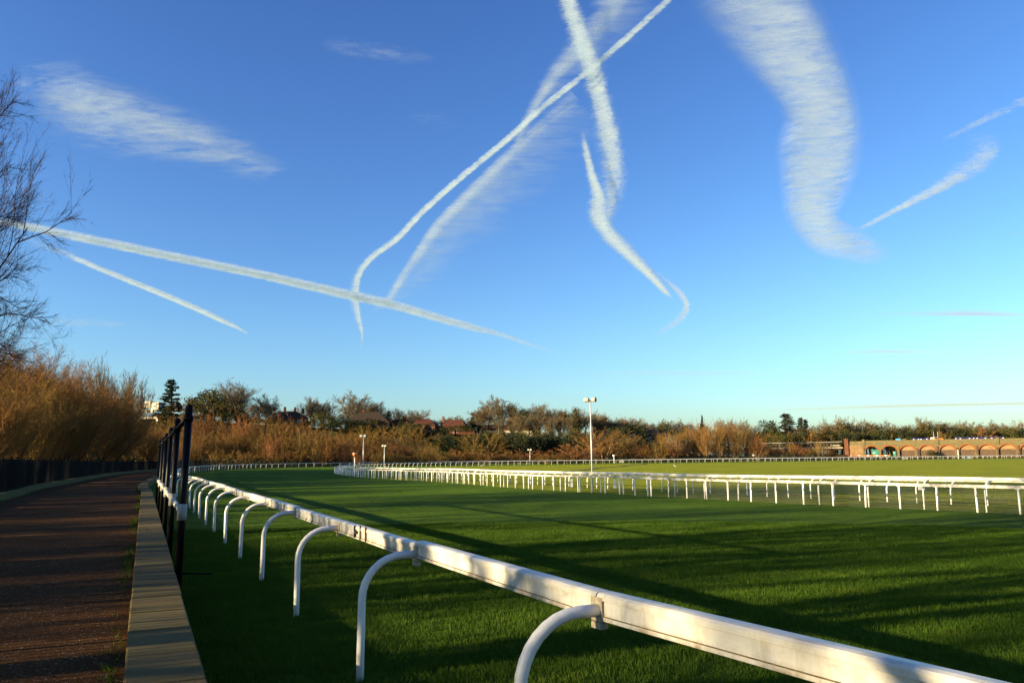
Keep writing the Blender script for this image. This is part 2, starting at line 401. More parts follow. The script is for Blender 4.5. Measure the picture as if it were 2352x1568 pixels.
# ------------------------------------------------------------------ inner rails
def inner_rail(name, label, curve, off, kind, zt, i0, i1, pitch):
    c = offset(resample(resample(curve, .5), pitch), off); i1 = min(i1, len(c) - 2); par = empty(name, (c[i0 + 3].x, c[i0 + 3].y, 0), label, 'rail', 'white rails along the infield')
    if kind == 'hoop':
        prof = [(.0, -.075), (-.014, -.04), (-.012, .01), (.015, .045), (.06, .05), (.09, .02), (.09, -.06), (.07, -.075)]
        mb = MB(); mb.tube(hoop(zt - .135, .42), .031, 8); pm = mb.mesh('hoop_post', M_POST, True)
    else:
        prof = [(-.045, -.05), (-.05, .03), (-.03, .05), (.03, .05), (.05, .03), (.045, -.05)]
        mb = MB(); mb.tube([(0, 0, -.1), (0, 0, zt - .09)], .035, 8); mb.box((0, 0, zt - .105), (.10, .13, .03)); pm = mb.mesh('post', M_POST, True)
        mb = MB(); mb.tube([(0, 0, .52), (0, 0, .62)], .0375, 8); band = mb.mesh('band', M_GALV, True)
    for i in range(i0, i1):
        t_ = tang(c, i); n_ = Vector((t_.y, -t_.x, 0)); rz = math.atan2(n_.y, n_.x); p = c[i]
        wz = .014 * math.sin(i * .62 + off) + .012 * math.sin(i * .23)
        lean = random.uniform(-.03, .03)
        if kind == 'hoop':
            q0, q1 = p + n_ * .42, c[i + 1] + Vector((tang(c, i + 1).y, -tang(c, i + 1).x, 0)) * .42
        else: q0, q1 = p, c[i + 1]
        rel(link('beam', beam(q0, q1, zt - .05 + wz, prof, M_WHITE, gap=-.002), par), par)
        rel(link('hoop_post' if kind == 'hoop' else 'post', pm, par, (p.x, p.y, wz), (lean, random.uniform(-.03, .03), rz)), par)
        if kind != 'hoop': rel(link('band', band, par, (p.x, p.y, wz), (lean, 0, rz)), par)
    return par, c
rb, cB = inner_rail('running_rail', 'upper white infield rail on hoop posts that lean away, running the whole loop', INN, .10, 'hoop', 1.10, 0, 290, 2.03)
ra, cA = inner_rail('running_rail', 'lower white infield rail on straight banded posts with dark netting hung below it', INN, -.18, 'post', .915, 0, 106, 1.29)
rc, cC = inner_rail('running_rail', 'white rail standing a few metres behind the netted double rail', INN, 3.9, 'hoop', .97, 3, 78, 1.3)
# netting under the lower rail, near panels only
for i in range(4, 30):
    p, q = cA[i], cA[i + 1]; mb = MB(); l = (q - p).length; n = int(l / .06)
    for k_ in range(n):
        a = p.lerp(q, k_ / n); mb.bar((a.x, a.y, .03), (a.x, a.y, .80), .006)
    for k_ in range(14):
        z = .03 + .058 * k_; mb.bar((p.x, p.y, z), (q.x, q.y, z), .006)
    tag(rel(mb.obj('net', M_NET, ra), ra), kind='stuff')
mb = MB()
for i in range(4, 70): mb.bar((cA[i].x, cA[i].y, .33 - .05 * math.sin(i)), (cA[i + 1].x, cA[i + 1].y, .33 - .05 * math.sin(i + 1)), .012)
rel(mb.obj('cable', M_DARK, ra), ra)
# white plates hung between the two near rails
def board(name, label, p, w, h, z, mat, cat='sign', dark=False, face=None):
    rz = 0 if face is None else face
    e = empty(name, (p.x, p.y, 0), label, cat, rz=rz); mb = MB(); mb.box((0, 0, z), (w, .012, h)); mb.obj('plate', mat, e)
    if dark:
        mb = MB(); mb.box((0, -.009, z), (w, .006, h * .3)); mb.obj('band', M_GALV, e)
    mb = MB(); mb.bar((0, .03, z - h * .5), (0, .03, z + h * .5 + .08), .03); mb.obj('bracket', M_GALV, e); return e
board('marker_plate', 'tall white plate with grey band, hanging under the rail just right of the loudspeaker pole', on_y(1412, 1110, 42.6), .16, .46, .52, M_POST, dark=True)
board('marker_plate', 'small white plate with a dark middle hanging below the rail left of the loudspeaker pole', on_y(1313, 1107, 46.6), .13, .55, .50, M_POST, dark=True)
board('marker_plate', 'small square white plate on a post behind the netting near the right edge', on_y(2116, 1117, 31.2), .24, .17, .62, M_POST)

# ------------------------------------------------------------------ black railing left of the path
RL = resample(offset(FINE, -8.35), .13)
rail_l = empty('iron_railing', ns(-6, 30), 'long black iron railing of upright bars on the left of the path, following the bend', 'railing')
mb = MB(); mb.bar((0, 0, 0), (0, 0, 1.62), .020); bar_me = mb.mesh('bar', M_IRON)
s_first = int((12.1 + 31) / .13)
far = MB(); nbar = 0
for i in range(0, len(RL)):
    p = RL[i]
    if i < s_first or i >= s_first + 300:
        if p.x > 140: break
        if i > s_first + 1400 and i % 2: continue
        if i > s_first: far.bar((p.x, p.y, .5), (p.x, p.y, 2.06), .024)
        else: far.bar((p.x, p.y, .5), (p.x, p.y, 2.06), .020)
    else: rel(link('bar', bar_me, rail_l, (p.x, p.y, .5)), rail_l)
last = i
tag(rel(far.obj('bar_run', M_IRON, rail_l), rail_l), kind='stuff')
RC = RL[:last:12]
for z in (.66, 2.0):
    mb = MB()
    for p, q in zip(RC, RC[1:]): mb.bar((p.x, p.y, z), (q.x, q.y, z), .045, .014)
    rel(mb.obj('rail_bar', M_IRON, rail_l), rail_l)
mb = MB(); mb.bar((0, 0, 0), (0, 0, 1.75), .055); mb.box((0, 0, 1.78), (.075, .075, .05)); post_me = mb.mesh('post', M_IRON)
for p in RL[:last:23][:150]: rel(link('post', post_me, rail_l, (p.x, p.y, .42)), rail_l)

# ------------------------------------------------------------------ short black fence on the course side of the wall
fp = empty('tubular_fence', ns(.5, 12.2), 'short tall fence of black tube posts beside the coping, white wrapped middle rail', 'fence')
FS = [12.2 + 4.15 * k for k in range(6)]
for k, s in enumerate(FS):
    p = ns(.50, s); top = ns(.50, s); mb = MB()
    mb.tube([(p.x, p.y, -.1), (p.x + .02, p.y, 1.2), (p.x + .05, p.y, 2.66)], .052, 12)
    for a in range(4):
        r_ = .052 * math.cos(a * math.pi / 8 + .05); mb.tube([(p.x + .05, p.y, 2.66 + .05 * math.sin(a * math.pi / 8)), (p.x + .05, p.y, 2.66 + .05 * math.sin((a + 1) * math.pi / 8))], [r_, max(.004, .052 * math.cos((a + 1) * math.pi / 8))], 12)
    rel(mb.obj('post', M_BLACK, fp, True), fp)
    mb = MB(); mb.tube([(p.x + .045, p.y, 2.46), (p.x + .046, p.y, 2.55)], .066, 12); mb.bar((p.x + .10, p.y - .02, 2.505), (p.x + .12, p.y - .03, 2.505), .03); rel(mb.obj('collar', M_BLACK, fp, True), fp)
    mb = MB(); mb.tube([(p.x + .018, p.y, 1.10), (p.x + .02, p.y, 1.32)], .064, 12); rel(mb.obj('sleeve', M_TAPE, fp, True), fp)
a, b = ns(.5, FS[0]), ns(.5, FS[-1])
mb = MB(); mb.tube([(a.x + .05, a.y, 2.52), (b.x + .05, b.y, 2.52)], .042, 10); rel(mb.obj('top_rail', M_BLACK, fp, True), fp)
for k in range(5):
    a, b = ns(.5, FS[k] + .05), ns(.5, FS[k + 1] - .05)
    pts = [(a.x + .02 + (b.x - a.x) * u, a.y + (b.y - a.y) * u, 1.22 - .03 * math.sin(math.pi * u) * (1 if k % 2 else .4)) for u in (0, .2, .4, .6, .8, 1)]
    mb = MB(); mb.tube(pts, .040, 10); rel(mb.obj('middle_rail', M_TAPE, fp, True), fp)
    for u in (.22, .5, .8):
        c = Vector(a).lerp(Vector(b), u); mb = MB(); c1_, c2_ = c - T * .05, c + T * .05
        mb.tube([(c1_.x + .02, c1_.y, 1.205), (c2_.x + .02, c2_.y, 1.205)], .046, 10); rel(mb.obj('tape', M_GALV, fp, True), fp)
mb = MB(); a = ns(.52, 12.2); mb.tube([(a.x, a.y, .38), (a.x + .42, a.y + .1, .36)], .012, 6); rel(mb.obj('stay', M_IRON, fp, True), fp)


# ------------------------------------------------------------------ tree builder
rng = np.random.default_rng(11)
def unit(v): return v / (np.linalg.norm(v) + 1e-9)
def perp_dir(d, ang, az):
    a = np.array([0, 0, 1.]) if abs(d[2]) < .9 else np.array([1., 0, 0])
    x = unit(np.cross(d, a)); y = np.cross(d, x)
    return d * math.cos(ang) + (x * math.cos(az) + y * math.sin(az)) * math.sin(ang)
class Tree:
    def __init__(s): s.trunk, s.crown, s.tv, s.tn, s.leaf = MB(), MB(), [], 0, []
    def stem(s, p, d, L, r0, r1, n, trop, wob, mb, seg=4):
        pts = [np.array(p, float)]; d = unit(np.array(d, float))
        for k in range(seg):
            d = unit(d + np.array([0, 0, trop]) + rng.normal(0, wob, 3)); pts.append(pts[-1] + d * L / seg)
        if mb is not None:
            mb.tube(pts, [r0 + (r1 - r0) * k / seg for k in range(seg + 1)], n, cap=False)
        return pts
    def twig(s, p, q, w):
        p, q = np.array(p), np.array(q); d = unit(q - p)
        x = unit(np.cross(d, rng.normal(0, 1, 3))) * w / 2
        s.tv += [p - x, p + x, q]
    def bush(s, p, d, L, spread, n, w, trop=.25, sub=2):
        for k in range(n):
            t = rng.random() ** .8; a = p + (d * L * .9) * t
            e = perp_dir(unit(d), rng.uniform(.15, spread), rng.uniform(0, 6.283)); e = unit(e + np.array([0, 0, trop]))
            l = L * rng.uniform(.35, .75); m = a + e * l * .55
            s.twig(a, a + e * l, w)
            for j in range(sub):
                f = unit(e + rng.normal(0, .38, 3) + np.array([0, 0, trop * .5])); b = a + e * l * rng.uniform(.2, .8)
                s.twig(b, b + f * l * rng.uniform(.35, .6), w * .75)
    def leaves(s, c, n, sig, size):
        P = rng.normal(0, 1, (n, 3)) * np.array(sig) + np.array(c)
        for p in P:
            u = unit(rng.normal(0, 1, 3)); v = unit(np.cross(u, rng.normal(0, 1, 3))); l = size * rng.uniform(.6, 1.4)
            s.leaf.append((p - u * l * .5, p + v * l * .28, p + u * l * .5, p - v * l * .28))
    def build(s, bark_m, twig_m, leaf_m=None):
        tri = np.array(s.tv, float).reshape(-1, 3); nv = len(tri)
        v = s.crown.v + [tuple(q) for q in tri]; b = len(s.crown.v)
        f = s.crown.f + [(b + 3 * i, b + 3 * i + 1, b + 3 * i + 2) for i in range(nv // 3)]
        me = bpy.data.meshes.new('crown'); me.from_pydata(v, [], f); me.materials.append(twig_m); me.update()
        parts = [('trunk', s.trunk.mesh('trunk', bark_m, True)), ('crown', me)]
        if s.leaf:
            m = MB()
            for q in s.leaf: m.add(q, [(0, 1, 2, 3)])
            parts.append(('foliage', m.mesh('foliage', leaf_m)))
        return parts

def willow(H=10, stems=9, spread=.78, n1=13, n2=20, w=.040, low=.03, trop=.16, fan=.9, tl=.55):
    t = Tree()
    t.stem((0, 0, -.6), (0, 0, 1), .9 + H * .06, .30 * H / 10, .24 * H / 10, 7, 0, .03, t.trunk)
    for k in range(stems):
        az = 6.283 * (k + rng.uniform(-.3, .3)) / stems; tilt = rng.uniform(.08, spread)
        d = np.array([math.sin(tilt) * math.cos(az), math.sin(tilt) * math.sin(az), math.cos(tilt)])
        L = H * rng.uniform(.66, .82) * (1.06 - .42 * tilt)
        pts = t.stem((.15 * math.cos(az), .15 * math.sin(az), .1), d, L, .10 * H / 10, .035 * H / 10, 5, .04, .07, t.trunk)
        for j in range(n1):
            u = low + (1 - low) * (j + rng.random()) / n1; i = min(3, int(u * 4)); p = pts[i] + (pts[i + 1] - pts[i]) * (u * 4 - i)
            e = perp_dir(unit(pts[i + 1] - pts[i]), rng.uniform(.3, .75), rng.uniform(0, 6.283)); l = H * rng.uniform(.2, .34)
            q = t.stem(p, e, l, .03 * H / 10, .012, 3, .10, .09, t.crown, 3)
            t.bush(q[1], q[-1] - q[1], l * tl, fan, n2, w, trop)
    return t
def bare(H=14, trunk=.3, limbs=6, a0=.35, a1=.85, n1=10, n2=9, n3=9, w=.045, trop=.07, droop=0, r=.3, tube_sub=4, kink=.06):
    t = Tree()
    base = t.stem((0, 0, -.6), (0, 0, 1), H * trunk + .6, r, r * .72, 9, .0, .03, t.trunk)
    top = base[-1]
    for k in range(limbs):
        az = 6.283 * (k + rng.uniform(-.3, .3)) / limbs; tilt = rng.uniform(a0, a1) if k else .08
        d = np.array([math.sin(tilt) * math.cos(az), math.sin(tilt) * math.sin(az), math.cos(tilt)])
        L = H * (1 - trunk) * rng.uniform(.62, .78); st = base[-1] if k % 2 == 0 else base[-2]
        pts = t.stem(st, d, L, r * .45, r * .12, 6, trop, kink, t.trunk, 5)
        for j in range(n1):
            u = .18 + .82 * (j + rng.random()) / n1; i = min(4, int(u * 5)); p = pts[i] + (pts[i + 1] - pts[i]) * (u * 5 - i)
            e = perp_dir(unit(pts[i + 1] - pts[i]), rng.uniform(.45, .95), rng.uniform(0, 6.283)); l = L * rng.uniform(.28, .48) * (1.15 - .4 * u)
            q = t.stem(p, e, l, r * .13, r * .045, tube_sub, trop * .6, kink * 1.2, t.crown, 4)
            for m in range(n2):
                u2 = .2 + .8 * (m + rng.random()) / n2; i2 = min(3, int(u2 * 4)); p2 = q[i2] + (q[i2 + 1] - q[i2]) * (u2 * 4 - i2)
                e2 = perp_dir(unit(q[i2 + 1] - q[i2]), rng.uniform(.35, .85), rng.uniform(0, 6.283)); l2 = l * rng.uniform(.3, .5)
                q2 = t.stem(p2, e2, l2, r * .05, r * .02, 3, trop - droop, .10, t.crown, 2)
                t.bush(q2[0], q2[-1] - q2[0], l2 * .9, .65, n3, w, .05 - droop, 2)
    return t
def ivy_tree(H=13, **k):
    t = bare(H, **{**dict(trunk=.35, limbs=5, a0=.2, a1=.6, n1=6, n2=6, n3=4), **k})
    P = [np.array(p) for p in t.trunk.v]
    for p in rng.permutation(len(P))[:170]:
        q = P[p]
        if q[2] < H * .85: t.leaves(q, 16, (.38, .38, .5), .34)
    return t
def dome(H=8, W=4.5, n=46, per=70, size=.42):
    t = Tree(); t.stem((0, 0, -.6), (0, 0, 1), H * .5, .25, .12, 6, 0, .05, t.trunk)
    for k in range(n):
        u = unit(rng.normal(0, 1, 3)); u[2] = abs(u[2]) * 1.1 - .15; rr = rng.uniform(.62, 1)
        c = np.array([u[0] * W * rr, u[1] * W * rr, H * .42 + u[2] * H * .5 * rr])
        t.leaves(c, per, (W * .13, W * .13, H * .06), size)
        t.twig((0, 0, H * .3), c, .09)
    return t
def conifer(H=15, W=3.2, gap=.0, layers=20, droop=.25):
    t = Tree(); t.stem((0, 0, -.6), (0, 0, 1), H + .5, .28, .04, 7, 0, .01, t.trunk, 8)
    for k in range(layers):
        u = .12 + .86 * k / layers; z = H * u; L = W * (1 - u) ** .8 * rng.uniform(.75, 1.15) + .25
        for j in range(7):
            az = rng.uniform(0, 6.283); d = np.array([math.cos(az), math.sin(az), .12 - droop * (1 - u)]); d = unit(d)
            l = L * rng.uniform(.6, 1.05)
            if rng.random() < gap: continue
            e = np.array([0, 0, z]) + d * l; t.twig((0, 0, z), e, .12)
            for m in range(int(6 + l * 6)):
                c = np.array([0, 0, z]) + d * l * rng.uniform(.2, 1.0)
                t.leaves(c, 4, (.16, .16, .10), .42)
    return t
def spindle(H=8, W=1.0):
    t = Tree(); t.stem((0, 0, -.6), (0, 0, 1), H * .9, .16, .03, 6, 0, .01, t.trunk)
    for k in range(130):
        u = rng.random(); w = W * math.sin(math.pi * min(1, u * .8 + .18)) ** .7 * (1 if u < .6 else (1.55 - u) * 1.05)
        az = rng.uniform(0, 6.283); t.leaves((w * .7 * math.cos(az), w * .7 * math.sin(az), .3 + u * H), 16, (w * .22, w * .22, .3), .30)
    return t

def measure(parts):
    P = []
    for nm, me in parts:
        a = np.empty(len(me.vertices) * 3); me.vertices.foreach_get('co', a); P.append(a.reshape(-1, 3))
    P = np.concatenate(P); top = np.percentile(P[:, 2], 99.3); r = np.hypot(P[:, 0], P[:, 1])[P[:, 2] > top * .15]
    return top, 2 * np.percentile(r, 93)
SIZE = {}
def keep(parts): SIZE[parts[1][1].name] = measure(parts); return parts
def protos(fn, n, *mats): return [keep(fn().build(*mats)) for _ in range(n)]
P_WIL = protos(lambda: willow(10), 3, M_TAN, M_WILLOW) + protos(lambda: willow(10, 8, .7), 2, M_TAN, M_OWIL) + protos(lambda: willow(10, 9, .7, 12, 18), 1, M_TAN, M_RED)
P_WILN = protos(lambda: willow(12, 9, .62, 19, 40, .026, .10, .05, 1.2, .48), 4, M_BARKD, M_WILLOWN)
P_YEL = []
for _ in range(2):
    t = willow(12, 9, .6, 18, 32, .026, .10, .05, 1.2, .48); P = t.tv[2::3]
    for i in rng.permutation(len(P))[:3600]: t.leaves(P[i], 1, (.12, .12, .12), .15)
    P_YEL.append(keep(t.build(M_BARKD, M_WILLOWN, M_YELLOW)))
P_SHRUB = protos(lambda: willow(5, 10, .95, 10, 17, .04, .1), 3, M_BARK, M_RED)
P_BRN = protos(lambda: willow(6, 9, .8, 10, 17, .04, .1), 1, M_TAN, M_WILLOW) + protos(lambda: willow(6, 9, .8, 10, 17, .04, .1, .1, 1.1), 2, M_TAN, M_OWIL)
P_BARE = protos(lambda: bare(14), 4, M_BARK, M_GREY)
P_FAN = protos(lambda: bare(14, .2, 9, .12, .8, 9, 9, 8, .045, .08), 2, M_BARK, M_GREY)
P_IVY = protos(lambda: ivy_tree(13), 4, M_BARK, M_GREY, M_IVY)
P_OLV = protos(lambda: ivy_tree(12, a1=.8), 2, M_BARK, M_WILLOW, M_OLIVE)
P_DOME = protos(lambda: dome(), 3, M_BARKD, M_DTWIG, M_EVER)
P_ODOME = protos(lambda: dome(8, 4.2, 40, 60, .40), 3, M_BARKD, M_GREY, M_IVY)
P_CON = protos(lambda: conifer(15, 3.0), 2, M_BARKD, M_DTWIG, M_EVER)
P_CEDAR = protos(lambda: conifer(15, 4.3, .22, 22, .12), 1, M_BARKD, M_DTWIG, M_EVER)
P_SPIN = protos(lambda: spindle(), 1, M_BARKD, M_DTWIG, M_EVER)
P_NEAR = protos(lambda: bare(16, .16, 14, .2, 1.3, 12, 12, 11, .013, .08, .05, .22, 4, .11), 2, M_BARKD, M_DTWIG)

P_OFF = protos(lambda: bare(16, .22, 9, .2, .85, 9, 8, 4, .016, .06, .02, .28, 4, .10), 2, M_BARKD, M_DTWIG)

def plant(name, proto, loc, label, cat, group=None, rz=None, s=1, sz=None):
    e = empty(name, loc, label, cat, group, rng.uniform(0, 6.283) if rz is None else rz)
    for nm, me in proto: link(nm, me, e, scale=(s, s, sz or s))
    return e
def pick(P): return P[int(rng.integers(len(P)))]
def stand(px, py, y, kind, protoH, label, wid=None, name='bare_tree', cat='tree', group=None, protoW=None, zb=None):
    """a tree whose top shows at px, py and which stands y metres ahead"""
    p = on_y(px, py, y); gz = hill(p.x, y) if zb is None else zb
    h = max(1.5, p.z - gz); pr = pick(kind); H, W = SIZE[pr[1][1].name]
    sx = (wid * y / 1848) / W if wid else h / H
    return plant(name, pr, (p.x, y, gz - .1), label, cat, group, s=sx, sz=h / H)

# trees that stand out one by one: px, top py, distance, kind, proto height, width in px, proto width, name, label
T_ = [
 (395, 873, 300, P_CEDAR, 15, 62, 7.2, 'conifer', 'tall dark conifer with open tiers beside the white house on the left ridge', 0),
 (480, 894, 330, P_ODOME, 8, 95, 8.8, 'ivy_clad_tree', 'broad olive brown ivy clad tree on the ridge, right of the tall dark conifer', 0),
 (548, 878, 340, P_FAN, 14, 85, 11, 'bare_tree', 'grey fan shaped bare tree on the ridge, tallest between the conifer and the chimneys', 0),
 (612, 905, 345, P_BARE, 14, 66, 11, 'bare_tree', 'small round bare tree with reddish twigs left of the house with chimneys', 0),
 (716, 912, 350, P_FAN, 14, 48, 11, 'bare_tree', 'slender bare tree just right of the house with chimneys', 0),
 (745, 920, 352, P_BARE, 14, 50, 11, 'bare_tree', 'thin bare tree beside the slender one, right of the house with chimneys', 0),
 (742, 945, 335, P_ODOME, 8, 56, 8.8, 'ivy_clad_tree', 'low olive bushy tree on the ridge edge under two thin bare trees', 0),
 (818, 901, 350, P_BARE, 14, 88, 11, 'bare_tree', 'large bare tree with a thick trunk and domed crown left of the brown barn roof', 0),
 (866, 922, 356, P_FAN, 14, 62, 11, 'bare_tree', 'pale bare tree rising behind the brown barn roof', 0),
 (893, 944, 345, P_CON, 15, 22, 6, 'conifer', 'small narrow dark conifer at the right end of the barn roof', 0),
 (913, 938, 352, P_FAN, 14, 26, 11, 'bare_tree', 'wispy pale bare tree beside the dark cypress', 0),
 (926, 956, 338, P_SPIN, 8, 20, 2.0, 'cypress', 'narrow black green cypress in front of the first red brick house', 0),
 (958, 941, 352, P_FAN, 14, 74, 11, 'bare_tree', 'domed bare tree with misty twigs behind the first red brick house', 0),
 (1042, 954, 360, P_BARE, 14, 62, 11, 'bare_tree', 'low spreading bare tree behind the second red brick house', 0),
 (1087, 948, 350, P_CON, 15, 24, 6, 'conifer', 'pointed conifer right of the second red brick house', 0),
 (1108, 928, 346, P_BARE, 14, 52, 11, 'bare_tree', 'bare tree standing between the pointed conifer and the tallest bare tree', 0),
 (1147, 909, 340, P_BARE, 14, 84, 10.5, 'bare_tree', 'tallest bare tree with open spreading limbs in front of the pale terrace', 0),
 (1194, 934, 336, P_IVY, 13, 52, 9, 'ivy_clad_tree', 'brown tree with ivy up its stem, first to the right of the tallest bare tree', 0),
 (1240, 928, 338, P_FAN, 14, 68, 11, 'bare_tree', 'pale fan of bare branches midway between the tallest bare tree and the lamp', 0),
 (1282, 937, 336, P_FAN, 14, 58, 11, 'bare_tree', 'upright bare tree second to the left of the tall loudspeaker pole', 0),
 (1322, 936, 334, P_IVY, 13, 74, 9, 'ivy_clad_tree', 'brown ivy clad tree close left of the tall loudspeaker pole', 0),
 (1372, 950, 345, P_FAN, 14, 40, 11, 'bare_tree', 'pale bare tree close right of the tall loudspeaker pole', 0),
 (1408, 962, 352, P_BARE, 14, 50, 11, 'bare_tree', 'small bare tree left of the long brown roof', 0),
 (1450, 958, 370, P_FAN, 14, 70, 11, 'bare_tree', 'wide low bare tree behind the long brown roof', 0),
 (1441, 974, 330, P_DOME, 8, 90, 9.4, 'evergreen_tree', 'rounded dark evergreen in front of the long brown roof', 0),
 (1410, 990, 322, P_IVY, 13, 56, 9, 'ivy_clad_tree', 'dull green ivy covered tree behind the orange willow dome right of the loudspeaker pole', 0),
 (1408, 1003, 315, P_ODOME, 8, 64, 8.8, 'ivy_clad_tree', 'olive bushy tree at the foot of the long brown roof', 0),
 (1524, 967, 372, P_ODOME, 8, 46, 8.8, 'evergreen_tree', 'lone olive green round tree right of the curved dark roof', 0),
 (1488, 972, 365, P_FAN, 14, 40, 11, 'bare_tree', 'pale feathery bare tree left of the lone olive round tree', 0),
 (1563, 970, 372, P_BARE, 14, 34, 11, 'bare_tree', 'small reddish bare tree right of the lone olive round tree', 0),
 (1612, 956, 345, P_SPIN, 8, 16, 2.0, 'cypress', 'dark pointed cypress top poking above the orange willows', 0),
 (1658, 960, 350, P_BARE, 14, 40, 11, 'bare_tree', 'crooked bare tree above the orange willows right of the dark cypress top', 0),
 (1712, 964, 360, P_BARE, 14, 48, 11, 'bare_tree', 'reddish brown bare tree at the right end of the orange willows', 0),
 (1765, 966, 430, P_DOME, 8, 60, 9.4, 'evergreen_tree', 'low dark evergreen left of the tall right hand conifer', 0),
 (1806, 951, 440, P_CON, 15, 52, 6, 'conifer', 'tallest dark conifer on the right, above the lattice girder bridge', 0),
 (1838, 960, 440, P_CON, 15, 26, 6, 'conifer', 'left one of the twin dark conifers right of the tallest conifer', 0),
 (1850, 964, 442, P_CON, 15, 24, 6, 'conifer', 'right one of the twin dark conifers right of the tallest conifer', 0),
 (1918, 955, 430, P_BARE, 14, 44, 11, 'bare_tree', 'gaunt bare tree left of the brick pier of the viaduct', 0),
 (1944, 957, 432, P_BARE, 14, 40, 11, 'bare_tree', 'gaunt bare tree directly above the brick pier of the viaduct', 0),
 (2114, 958, 440, P_FAN, 14, 48, 11, 'bare_tree', 'wispy tree with pale raised branches above the blue container on the viaduct', 0),
 (2207, 968, 440, P_FAN, 14, 56, 11, 'bare_tree', 'pale bare tree above the middle of the brick arches', 0),
 (2290, 968, 440, P_BARE, 14, 64, 11, 'bare_tree', 'rounded brown bare tree above the right hand arches', 0),
 (2250, 986, 415, P_SHRUB, 5, 110, 6.4, 'willow_shrub', 'bright orange shrub mass behind the parapet above the right hand arches', 0),
 (2340, 965, 445, P_BARE, 14, 60, 11, 'bare_tree', 'brown bare tree at the right edge of the picture behind the viaduct', 0),
 (1048, 975, 330, P_ODOME, 8, 92, 8.8, 'ivy_clad_tree', 'dense olive tree growing in front of the second red brick house', 0),
 (845, 962, 326, P_DOME, 8, 92, 9.4, 'evergreen_tree', 'dark bushy evergreen in front of the broad brown barn roof', 0),
 (962, 972, 326, P_DOME, 8, 66, 9.4, 'evergreen_tree', 'dark bush hiding the left part of the first red brick house', 0),
 (1102, 990, 290, P_WIL, 10, 120, 8.5, 'willow_tree', 'golden brown willow dome below the pale terrace', 0),
 (1382, 984, 278, P_WIL, 10, 150, 8.5, 'willow_tree', 'large orange brown willow dome right of the tall loudspeaker pole', 0),
 (1322, 1018, 268, P_SHRUB, 5, 110, 6.4, 'willow_shrub', 'reddish rounded shrub behind the far rail just left of the tall loudspeaker pole', 0),
 (1195, 1032, 270, P_SHRUB, 5, 100, 6.4, 'willow_shrub', 'reddish low shrub mound below the row of ivy clad trees', 0),
 (1262, 1036, 270, P_SHRUB, 5, 70, 6.4, 'willow_shrub', 'small rusty shrub beside the slim far pole', 0),
 (1105, 1022, 272, P_BRN, 6, 150, 7, 'willow_shrub', 'brown spreading shrub in front of the golden brown willow dome', 0),
 (935, 974, 282, P_WIL, 10, 150, 8.5, 'willow_tree', 'broad orange willow dome right of the two slim poles', 0),
]
for px, py, y, k, ph, wid, pw, nm, lab, _ in T_:
    stand(px, py, y, k, ph, lab, wid, nm, 'shrub' if 'shrub' in nm else 'tree', None, pw)

# rows where nothing tells one from the next
def row(x0, x1, step, tops, y, kind, ph, pw, wid, name, label, group, cat='tree', jit=6, ydx=0):
    x = x0
    while x <= x1:
        py = np.interp(x, [q[0] for q in tops], [q[1] for q in tops]) + rng.uniform(-jit, jit * 1.3)
        yy = np.interp(x, [q[0] for q in ydx], [q[1] for q in ydx]) if ydx else y
        stand(x + rng.uniform(-.3, .3) * step, py, yy + rng.uniform(-6, 6), kind, ph, label, wid * rng.uniform(.85, 1.2), name, cat, group, pw)
        x += step
row(350, 880, 25, [(350, 965), (430, 950), (560, 948), (640, 962), (690, 953), (720, 985), (800, 990), (880, 980)], 272, P_WIL, 10, 8.5, 84, 'willow_tree', 'orange brown bare willow in the unbroken thicket behind the far white rail on the left', 'willows of the left thicket', jit=7)
row(335, 1010, 26, [(335, 985), (450, 988), (560, 990), (700, 992), (800, 1008), (1010, 1024)], 258, P_BRN + P_WIL, 8, 8, 70, 'willow_tree', 'lower brown willow at the front foot of the left thicket', 'front willows of the left thicket', jit=8)
row(345, 1010, 24, [(345, 1030), (700, 1032), (1010, 1036)], 252, P_BRN + P_SHRUB[:1], 5, 6, 50, 'willow_shrub', 'low dull scrub right behind the far rail below the left thicket', 'scrub below the left thicket', 'shrub', 5)
row(1010, 1320, 34, [(1010, 1036), (1100, 1032), (1200, 1042), (1320, 1036)], 268, P_BRN, 6, 7, 60, 'willow_shrub', 'low brown shrub along the far rail below the ivy clad trees', 'shrubs along the far rail', 'shrub', 4)
row(1010, 1330, 30, [(1010, 1002), (1080, 1000), (1150, 982), (1330, 985)], 308, P_IVY + P_ODOME, 11, 9, 58, 'ivy_clad_tree', 'dark ivy hung tree on the slope below the pale terrace', 'ivy hung trees on the slope', jit=8)
row(1030, 1345, 22, [(1030, 1008), (1150, 1000), (1345, 1000)], 300, P_DOME, 8, 9.4, 56, 'evergreen_bush', 'dark evergreen bush low on the slope below the pale terrace', 'evergreens low on the slope', 'bush', 8)
row(1150, 1345, 22, [(1150, 955), (1345, 950)], 330, P_FAN + P_BARE, 14, 11, 44, 'bare_tree', 'thin bare tree in the tight row left of the tall loudspeaker pole', 'thin bare trees on the ridge', jit=8)
row(760, 1000, 34, [(760, 962), (830, 965), (1000, 985)], 318, P_ODOME + P_DOME, 8, 9, 56, 'evergreen_bush', 'dark bushy tree along the foot of the ridge houses', 'dark bushes below the houses', 'bush', 6)
row(455, 560, 30, [(455, 925), (560, 930)], 322, P_ODOME, 8, 9, 60, 'ivy_clad_tree', 'olive brown bushy tree at the top edge of the left thicket', 'bushy trees over the left thicket', jit=5)
row(1400, 1500, 26, [(1400, 1000), (1500, 1000)], 305, P_IVY, 13, 9, 52, 'ivy_clad_tree', 'ivy grown tree between the willow domes right of the loudspeaker pole', 'ivy trees between willow domes', jit=8)
